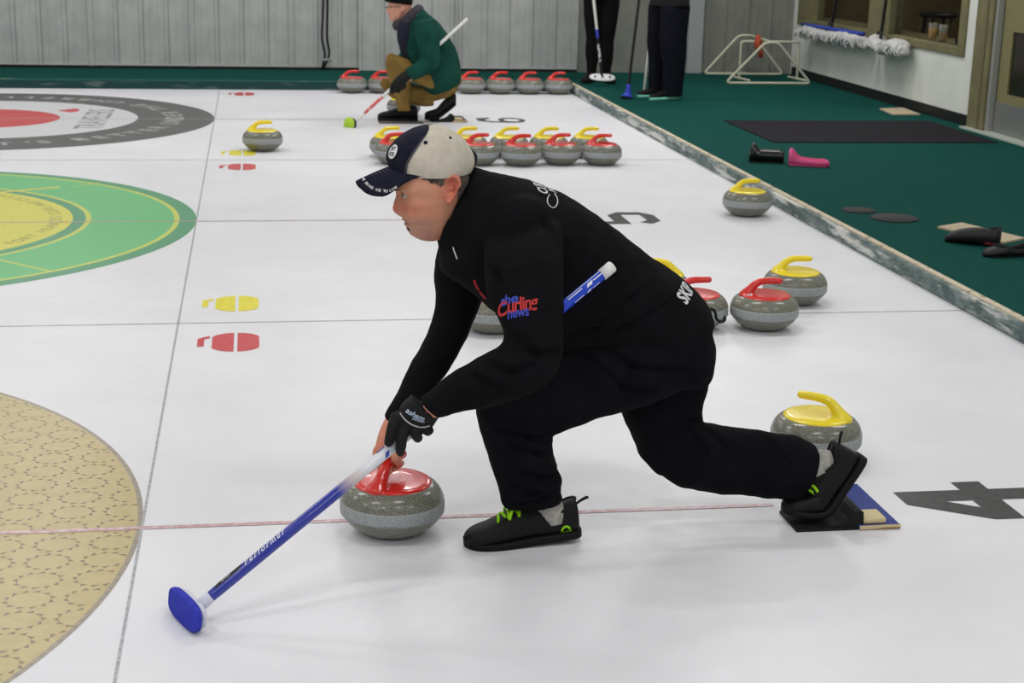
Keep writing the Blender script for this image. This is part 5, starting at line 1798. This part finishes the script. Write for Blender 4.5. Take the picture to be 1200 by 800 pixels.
pa, PA = stander((3.72, 11.42, ZC), radians(-102), 'person in black leggings standing by the far corner with a white broom', BLKJ, LEG, 0.175,
                 [(0.05, 0.075, 0.0, 0.05, 0.052), (0.12, 0.073, 0.0, 0.05, 0.05), (0.3, 0.072, -0.012, 0.07, 0.07), (0.42, 0.072, 0.0, 0.068, 0.064), (0.6, 0.08, 0.01, 0.083, 0.083), (0.8, 0.088, 0.0, 0.094, 0.1), (0.88, 0.09, 0, 0.09, 0.1)])
pb, PB2 = stander((4.03, 9.98, ZC), radians(-160), 'person in dark navy trousers and black trainers standing on the carpet', BLKJ, DEN, 0.205,
                  [(0.035, 0.11, 0.0, 0.085, 0.10), (0.12, 0.11, 0.0, 0.085, 0.10), (0.35, 0.11, -0.005, 0.095, 0.115), (0.55, 0.105, 0.01, 0.105, 0.13), (0.8, 0.10, 0.0, 0.112, 0.14), (0.88, 0.09, 0, 0.1, 0.115)])
def foot(P_, x0, x1, y, parent, m_, sm, turn=0.0):
    bshoe(P_(x1*cos(turn), y+x1*sin(turn), 0.001), P_(x0*cos(turn), y+x0*sin(turn), 0.001), parent, m_, sm, hgt=0.085, wd=0.046)
foot(PA, -0.07, 0.2, 0.085, pa, LEATHER, SOLE, 0.25)
foot(PA, -0.07, 0.2, -0.085, pa, LEATHER, SOLE, -0.3)
TEAL = mat('teal_sole', (120, 206, 186), rough=0.6)
foot(PB2, -0.08, 0.24, 0.10, pb, LEATHER, TEAL, 0.05)
foot(PB2, -0.08, 0.22, -0.10, pb, LEATHER, TEAL, -0.1)
# brooms on the carpet
BP = mat('blue_brush', (52, 66, 190), rough=0.6)
WPL = mat('white_plate2', (222, 222, 224), rough=0.5)
h0 = at(705.5, 91, 11.05)
t0 = at(693.5, -20, 11.12)
e0 = h0+(t0-h0).normalized()*1.16
bA = plain_broom(h0, e0, 'white and blue broom with an oval white head in front of the black leggings',
                 [(0, 0.13, SK), (0.13, 0.28, mat('white_print_shaft', (200, 200, 204), rough=0.4, col2=(24, 24, 28), nscale=40, nlo=0.5, nhi=0.55)), (0.28, 0.33, SK), (0.33, 0.40, BP), (0.40, 1.0, SW)],
                 oval_head(h0+Vector((0, -0.01, 0.0)), (0.05, -0.72, 0.69), 0.13, 0.045, 0.012, WPL, SK, (1, 0, 0)))
for k in (-0.075, 0.0, 0.075):
    g = xf(lathe([(0, 0), (0.012, 0), (0.012, 0.012), (0, 0.014)], 10), Matrix.Translation(h0+Vector((k, -0.02, 0.008))))
    mk('plate_screw', g[0], g[1], SK, bA)
h1 = at(736, 104, 9.93)
t1 = at(748.8, 0, 9.98)
e1 = h1+(t1-h1).normalized()*1.18
bB = plain_broom(h1, e1, 'black broom with a blue head resting on the green carpet', [(0, 1, SK)], None)
g = path_tube([at(735, 113, 9.93), at(736, 108, 9.93), at(736.5, 101, 9.93)], [0.042, 0.026, 0.02], 12)
mk('swivel_socket', g[0], g[1], BP, bB)
oval_head(at(734.5, 114.5, 9.92), (-0.2, -0.3, -0.93), 0.058, 0.046, 0.022, SOLE, BP, (1, 0, 0.25))(bB)
h2 = at(755.2, 104.5, 10.55)
t2 = at(762.5, 40, 10.52)
plain_broom(h2, h2+(t2-h2).normalized()*1.1, 'plain white broom stick standing behind the navy trousers', [(0, 1, SW)], None, 0.0145)

# ------------------------------------------------------------------ things along the walkway
# dark runner mat, cards, slider discs
tag(mk('floor_mat', *prism([(4.09, 8.31), (5.86, 8.31), (5.86, 7.03), (4.09, 7.03)], ZC, ZC+0.008), mat('charcoal_mat', (44, 42, 46), rough=0.95, spec=0.1, bump=0.5, bscale=500, col2=(36, 34, 38), nscale=120), None, False),
    'dark charcoal floor mat lying across the green carpet by the door', 'mat')
CARD = mat('beige_board', (186, 172, 146), rough=0.8, col2=(176, 160, 134), nscale=20)
def card(pts, label, th=0.01):
    return tag(mk('board_scrap', *prism(pts, ZC, ZC+th), CARD, None, False), label, 'board')
card([(5.78, 9.19), (5.73, 8.77), (5.98, 8.77), (6.03, 9.26)], 'small beige board on the carpet under the mop heads')
card([(3.914, 3.72), (4.075, 3.285), (4.25, 3.40), (4.10, 3.83)], 'beige board on the carpet beside the black overshoes')
DISC = mat('dark_disc', (48, 48, 50), rough=0.85, bump=0.3, bscale=300)
def slider_disc(x, y, r, label):
    g_ = lathe([(0, 0), (r*0.98, 0), (r, 0.003), (r*0.98, 0.007), (0, 0.007)], 30)
    tag(mk('slider_disc', [p+Vector((x, y, ZC)) for p in g_[0]], g_[1], DISC, None, True), label, 'slider disc', 'slider discs on the carpet')
slider_disc(3.673, 4.244, 0.093, 'smaller dark rubber disc lying on the carpet, the farther of two')
slider_disc(3.787, 4.005, 0.13, 'larger dark rubber disc lying on the carpet, the nearer of two')

# rubber overshoes: hollow shells with sole, toe box and heel cup
def overshoe(name, heel, toe, m_, label, hgt=0.07, wd=0.052, mouth=0.5, inner=None, style=0):
    heel, toe = Vector(heel), Vector(toe)
    x = (toe-heel)
    ln = x.length
    x.normalize()
    y = Vector((0, 0, 1)).cross(x).normalized()
    z = Vector((0, 0, 1))
    rows = smooth_list([(0.0, 0.55, 0.9), (0.06, 0.8, 1.0), (0.18, 0.85, 0.72), (0.4, 0.86, 0.5), (0.55, 0.95, 0.62), (0.7, 1.0, 0.72), (0.85, 0.92, 0.6), (0.96, 0.6, 0.42), (1.0, 0.25, 0.25)], 3)
    if style == 1: rows = smooth_list([(0.0, 0.62, 0.62), (0.05, 0.85, 0.80), (0.2, 0.92, 0.86), (0.5, 0.95, 0.86), (0.72, 1.0, 0.90), (0.87, 0.95, 1.28), (0.96, 0.7, 1.05), (1.0, 0.3, 0.5)], 3)
    if style == 3: rows = smooth_list([(0.0, 0.6, 0.98), (0.06, 0.8, 1.05), (0.14, 0.86, 0.86), (0.26, 0.88, 0.55), (0.5, 0.9, 0.47), (0.75, 1.0, 0.44), (0.9, 0.9, 0.46), (0.97, 0.6, 0.4), (1.0, 0.25, 0.25)], 3)
    if style == 2: rows = smooth_list([(0.0, 0.7, 0.9), (0.05, 0.85, 1.0), (0.25, 0.92, 0.95), (0.5, 1.0, 0.9), (0.75, 0.95, 0.75), (0.92, 0.7, 0.5), (1.0, 0.3, 0.25)], 3)
    n_ = 15
    V_, F_ = [], []
    for t, w_, h_ in rows:
        # cross-section from the left rim under the sole to the right rim; closed over the toe
        over = max(0.0, min(1.0, (t-mouth)/0.08))
        for k in range(n_):
            a = pi*(-0.10+1.20*k/(n_-1)) if over == 0 else pi*(-0.10-0.40*over+(1.20+0.80*over)*k/(n_-1))
            yy = cos(a)*wd*w_
            zz = -sin(a)
            zc = hgt*h_*0.5
            zz = zc+zz*zc
            if over == 0 and (k == 0 or k == n_-1): zz = hgt*h_
            V_.append(heel+x*ln*t+y*yy+z*max(zz, 0.0))
    for i in range(len(rows)-1):
        for k in range(n_-1):
            a = i*n_+k
            F_.append((a, a+1, a+n_+1, a+n_))
    F_.append(tuple(range(n_)))
    F_.append(tuple(range((len(rows)-1)*n_, len(rows)*n_)))
    me = geo(V_, F_)
    flipfix(me)
    me = eval_mesh(me, [('SOLIDIFY', dict(thickness=0.004, offset=-1.0))])
    o = tag(empty(name, (heel+toe)/2), label, 'overshoe')
    link_mesh('rubber_shell', me, m_, o)
    secs = [(heel+x*ln*((0.03+0.94*t) if not inner else 0.02+0.3*t)+z*0.005, y*wd*w_*(0.9 if not inner else 0.8), z*(0.0045 if not inner else 0.018)) for t, w_, h_ in rows]
    g_ = loft(secs, 14, 3.5)
    mk('sole' if not inner else 'lining', [p+(z*0.02 if inner else z*0) for p in g_[0]], g_[1], inner or m_, o)
    return o
PINK = mat('pink_rubber', (222, 84, 138), rough=0.5, spec=0.35)
GLB = mat('glossy_black_rubber', (14, 14, 16), rough=0.22, spec=0.5)
MBK = mat('dull_black_rubber', (22, 22, 24), rough=0.55, spec=0.3)
overshoe('overshoe', (3.84, 5.95, ZC+0.001), (4.09, 5.85, ZC+0.001), PINK, 'bright pink rubber overshoe on the carpet', 0.105, 0.05, 0.86, None, 3)
overshoe('overshoe', (3.835, 6.03, ZC+0.001), (3.615, 6.11, ZC+0.001), GLB, 'glossy black rubber overshoe touching the pink one', 0.105, 0.052, 0.06, None, 1)
overshoe('overshoe', (4.02, 3.215, ZC+0.001), (3.80, 3.37, ZC+0.001), MBK, 'black overshoe with a red lining lying on the beige board edge', 0.095, 0.055, 0.12, mat('red_lining', (138, 42, 40), rough=0.8), 2)
overshoe('overshoe', (4.12, 3.02, ZC+0.001), (3.83, 2.985, ZC+0.001), MBK, 'black overshoe at the right edge of the picture', 0.075, 0.055, 0.72)

# white tube stand in the corner
TUBE = mat('cream_tube', (196, 198, 176), rough=0.5, spec=0.3)
st_ = tag(empty('tube_stand', (5.45, 11.8, ZC)), 'cream painted tube stand in the corner under the lobby window', 'stand')
def tube(name, pts, r=0.0135, m_=TUBE, parent=None, sub=1):
    g_ = path_tube(pts, [r]*len(pts), 10, sub)
    return mk(name, g_[0], g_[1], m_, parent or st_)
def rounded(pts, rad, closed=True, n_=4):
    out = []
    m_ = len(pts)
    for i in range(m_):
        a, b, c = pts[i-1], pts[i], pts[(i+1) % m_]
        if not closed and i in (0, m_-1):
            out.append(b)
            continue
        d1, d2 = (a-b).normalized(), (c-b).normalized()
        for k in range(n_+1):
            t = k/n_
            p0, p2 = b+d1*rad, b+d2*rad
            out.append(p0*(1-t)**2+b*2*t*(1-t)+p2*t*t)
    if closed: out.append(out[0])
    return out
zt_ = ZC+0.014
def trapezoid(y, xa, xb, xc, xd, zt):
    return rounded([Vector((xa, y, zt_)), Vector((xb, y, zt_)), Vector((xd, y, zt)), Vector((xc, y, zt))], 0.05)
f_top = at(905, 50, 11.3).z
r_top = at(875, 41.5, 12.28).z
tube('front_frame', trapezoid(11.30, 5.0, 5.89, at(897, 50, 11.3).x, at(912, 50, 11.3).x, f_top))
tube('rear_frame', trapezoid(12.28, 5.05, 5.93, at(866, 41, 12.28).x, at(883, 41, 12.28).x, r_top))
tube('top_rail', [Vector((at(905, 50, 11.3).x, 11.3, f_top)), Vector((at(880, 42, 12.28).x, 12.28, r_top))])
mz = at(868, 48.5, 11.8).z
mx0_, mx1_ = at(868, 60, 11.8).x, at(936, 60, 11.8).x
tube('middle_frame', rounded([Vector((mx0_, 11.8, zt_)), Vector((mx0_, 11.8, mz)), Vector((mx1_, 11.8, mz)), Vector((mx1_, 11.8, zt_))], 0.03, False))
for xx in (mx0_, mx1_):
    tube('foot_bar', [Vector((xx-0.03, 11.98, zt_)), Vector((xx+0.03, 11.55, zt_))])
oc = at(888, 46, 11.7)
rg = path_tube([oc+Vector((0, 0, 0.02)), oc+Vector((0.005, -0.01, -0.05)), oc+Vector((0.03, -0.01, -0.12)), oc+Vector((0.04, 0, -0.17))], [0.03, 0.04, 0.035, 0.025], 12, 3)
rag_me = geo(*rg)
scatter_rough(rag_me, 0.012, 20)
tag(link_mesh('cloth', rag_me, mat('orange_cloth', (176, 78, 50), rough=0.9)), 'orange cloth hung over the cream tube stand', 'cloth')

# two ice mops hung under the window
MOPW = mat('white_mop_yarn', (206, 206, 204), rough=0.95, spec=0.05, col2=(150, 152, 154), nscale=40, nlo=0.45, nhi=0.7, stretch=(1, 1.6, 0.4), bump=0.8, bscale=70)
MOPB = mat('blue_mop_backing', (40, 66, 160), rough=0.85)
def mop(y0, y1, ztop0, ztop1, pole_y, pole_top, label, blue, lump):
    o = tag(empty('ice_mop', (XW-0.12, (y0+y1)/2, 0.6)), label, 'mop')
    n_ = max(10, int(abs(y1-y0)/0.05))
    secs = []
    for k in range(n_+1):
        t = k/n_
        y = y0+(y1-y0)*t
        zc = ztop0+(ztop1-ztop0)*t-0.055+lump*0.03*sin(t*9.5+0.8)
        e = min(1, 4.5*min(t, 1-t)+0.45)
        secs.append((Vector((XW-0.12, y, zc)), Vector((0.085*e, 0, 0)), Vector((0, 0, 0.055*e))))
    me = geo(*loft(secs, 26, 2.4))
    scatter_rough(me, 0.018, 17, y0)
    link_mesh('yarn_head', me, MOPW, o)
    # loose strands
    strands = []
    for k in range(int(abs(y1-y0)*75)):
        t = random.random()
        y = y0+(y1-y0)*t
        z0 = ztop0+(ztop1-ztop0)*t-0.03
        x_ = XW-0.12-random.uniform(0.02, 0.10)
        ln_ = random.uniform(0.06, 0.11)
        strands.append(path_tube([Vector((x_+0.03, y, z0)), Vector((x_-0.01, y+random.uniform(-.02, .02), z0-ln_*0.5)), Vector((x_+random.uniform(-.01, .03), y+random.uniform(-.05, .05), z0-ln_))], [0.006, 0.006, 0.004], 5, 2, False))
    v_, f_ = join_geo(strands)
    mk('loose_yarn', v_, f_, MOPW, o)['kind'] = 'stuff'
    if blue:
        secs = [(Vector((XW-0.135, y0+(y1-y0)*t, ztop0+(ztop1-ztop0)*t+0.008)), Vector((0.035, 0, 0)), Vector((0, 0, 0.016))) for t in (0.06, 0.3, 0.6, 0.94)]
        g_ = loft(secs, 14, 3)
        mk('backing_strip', g_[0], g_[1], MOPB, o)
    g_ = path_tube([Vector((XW-0.12, pole_y, ztop0*0.5+ztop1*0.5-0.02)), Vector((XW-0.05, pole_top, 1.75))], [0.016, 0.014], 12, 1)
    mk('pole', g_[0], g_[1], SK, o)
    g_ = path_tube([Vector((XW-0.13, pole_y-0.05, 0.70)), Vector((XW-0.12, pole_y, 0.72)), Vector((XW-0.13, pole_y+0.05, 0.70))], [0.012, 0.018, 0.012], 10, 3)
    mk('pole_clamp', g_[0], g_[1], SK, o)
    return o
mop(11.86, 10.02, 0.645, 0.665, 11.0, 10.85, 'long dust mop with a blue strip hung below the far window pane', True, 0.3)
mop(9.92, 9.12, 0.665, 0.655, 9.72, 9.72, 'bunched white mop hung beside the blue-strip mop', False, 1.0)

# cups and a box on the window sill
def cup(x, y, label, fill):
    o = tag(empty('plastic_cup', (x, y, 0.6955)), label, 'cup', 'cups on the window sill')
    g_ = lathe([(0, 0.0), (0.03, 0.0), (0.042, 0.145), (0.043, 0.148), (0.041, 0.147), (0.029, 0.004), (0, 0.004)], 24)
    mk('cup_wall', g_[0], g_[1], mat('clear_cup', (216, 210, 200), rough=0.3, alpha=0.28), o, True, local=True)
    r1 = 0.029+0.0125*fill
    g_ = lathe([(0, 0.005), (0.0285, 0.005), (r1-0.001, 0.145*fill), (0, 0.145*fill)], 24)
    mk('beer', g_[0], g_[1], mat('amber_beer', (214, 150, 44), rough=0.3, emit=None), o, True, local=True)
cup(6.16, 9.07, 'plastic cup three-quarters full of beer, farther of two on the sill', 0.72)
cup(6.16, 8.86, 'plastic cup half full of beer, nearer of two on the sill', 0.5)
bx_ = tag(empty('ashtray', (6.20, 8.50, 0.6955)), 'low black dish at the near end of the window sill', 'dish')
g = lathe([(0, 0), (0.07, 0), (0.085, 0.05), (0.08, 0.052), (0.066, 0.012), (0, 0.01)], 24)
mk('dish', g[0], g[1], SOLE, bx_, True, local=True)
# lobby furniture seen dimly through the glass
def stool(x, y, label):
    o = tag(empty('bar_stool', (x, y, ZC)), label, 'stool', 'stools in the lobby')
    wood = mat('dark_stool_wood', (46, 34, 26), rough=0.6)
    g_ = lathe([(0, 0.72), (0.17, 0.72), (0.18, 0.74), (0.17, 0.765), (0, 0.77)], 24)
    mk('seat', g_[0], g_[1], mat('dark_vinyl', (26, 24, 24), rough=0.5), o, True, local=True)
    for a in (45, 135, 225, 315):
        c, s = cos(radians(a)), sin(radians(a))
        g_ = path_tube([(0.2*c, 0.2*s, 0.0), (0.13*c, 0.13*s, 0.73)], [0.018, 0.018], 8, 1, False)
        mk('leg', g_[0], g_[1], wood, o, True, local=True)
    g_ = path_tube([(0.18*cos(2*pi*k/16), 0.18*sin(2*pi*k/16), 0.25) for k in range(17)], [0.009]*17, 8, 1, False)
    mk('foot_ring', g_[0], g_[1], wood, o, True, local=True)
stool(6.95, 10.75, 'dark bar stool in the lobby behind the far window pane')
stool(7.1, 9.3, 'dark bar stool in the lobby behind the beer cups')
v = box(-0.3, 0.3, -0.9, 0.9, 0.0, 0.9, 0.01)
cab = tag(empty('lobby_cabinet', (8.4, 10.2, ZC)), 'dark wooden cabinet against the lobby wall behind the window', 'cabinet')
mk('carcass', v[0], v[1], mat('dark_walnut', (48, 36, 26), rough=0.6), cab, False, local=True)
for k in range(3):
    v = box(-0.32, -0.3, -0.87+k*0.59, -0.31+k*0.59, 0.05, 0.86, 0.006)
    d_ = mk('cabinet_door', v[0], v[1], mat('walnut_door', (62, 46, 32), rough=0.55), cab, False, local=True)
    g_ = path_tube([(-0.335, -0.36+k*0.59, 0.42), (-0.335, -0.36+k*0.59, 0.54)], [0.008, 0.008], 8, 1)
    mk('door_handle', g_[0], g_[1], TUBE, d_, True, local=True)
# cable hanging on the ribbed wall
ct = at(385, -60, YB-0.05)
cab1 = tag(empty('hanging_cable', (ct.x, YB-0.05, 0.1)), 'black looped cable hanging down the ribbed wall', 'cable')
for dx in (-0.022, 0.022):
    pts = [Vector((ct.x+dx*0.6, YB-0.055, 2.6)), Vector((at(381, 0, YB).x+dx, YB-0.055, 0.8)), Vector((at(380, 45, YB).x+dx*1.2, YB-0.06, 0.42)), Vector((at(383, 66, YB).x+dx, YB-0.06, 0.24)), Vector((at(380, 80, YB).x+dx*0.3-0.02, YB-0.07, 0.10))]
    g = path_tube(pts, [0.011]*5, 8, 4)
    mk('cable_strand', g[0], g[1], SOLE, cab1)
g = path_tube([at(379, 70, YB-0.07), at(387, 70.5, YB-0.07)], [0.014, 0.014], 8, 1)
mk('cable_tie', g[0], g[1], mat('grey_tie', (140, 142, 142), rough=0.6), cab1)
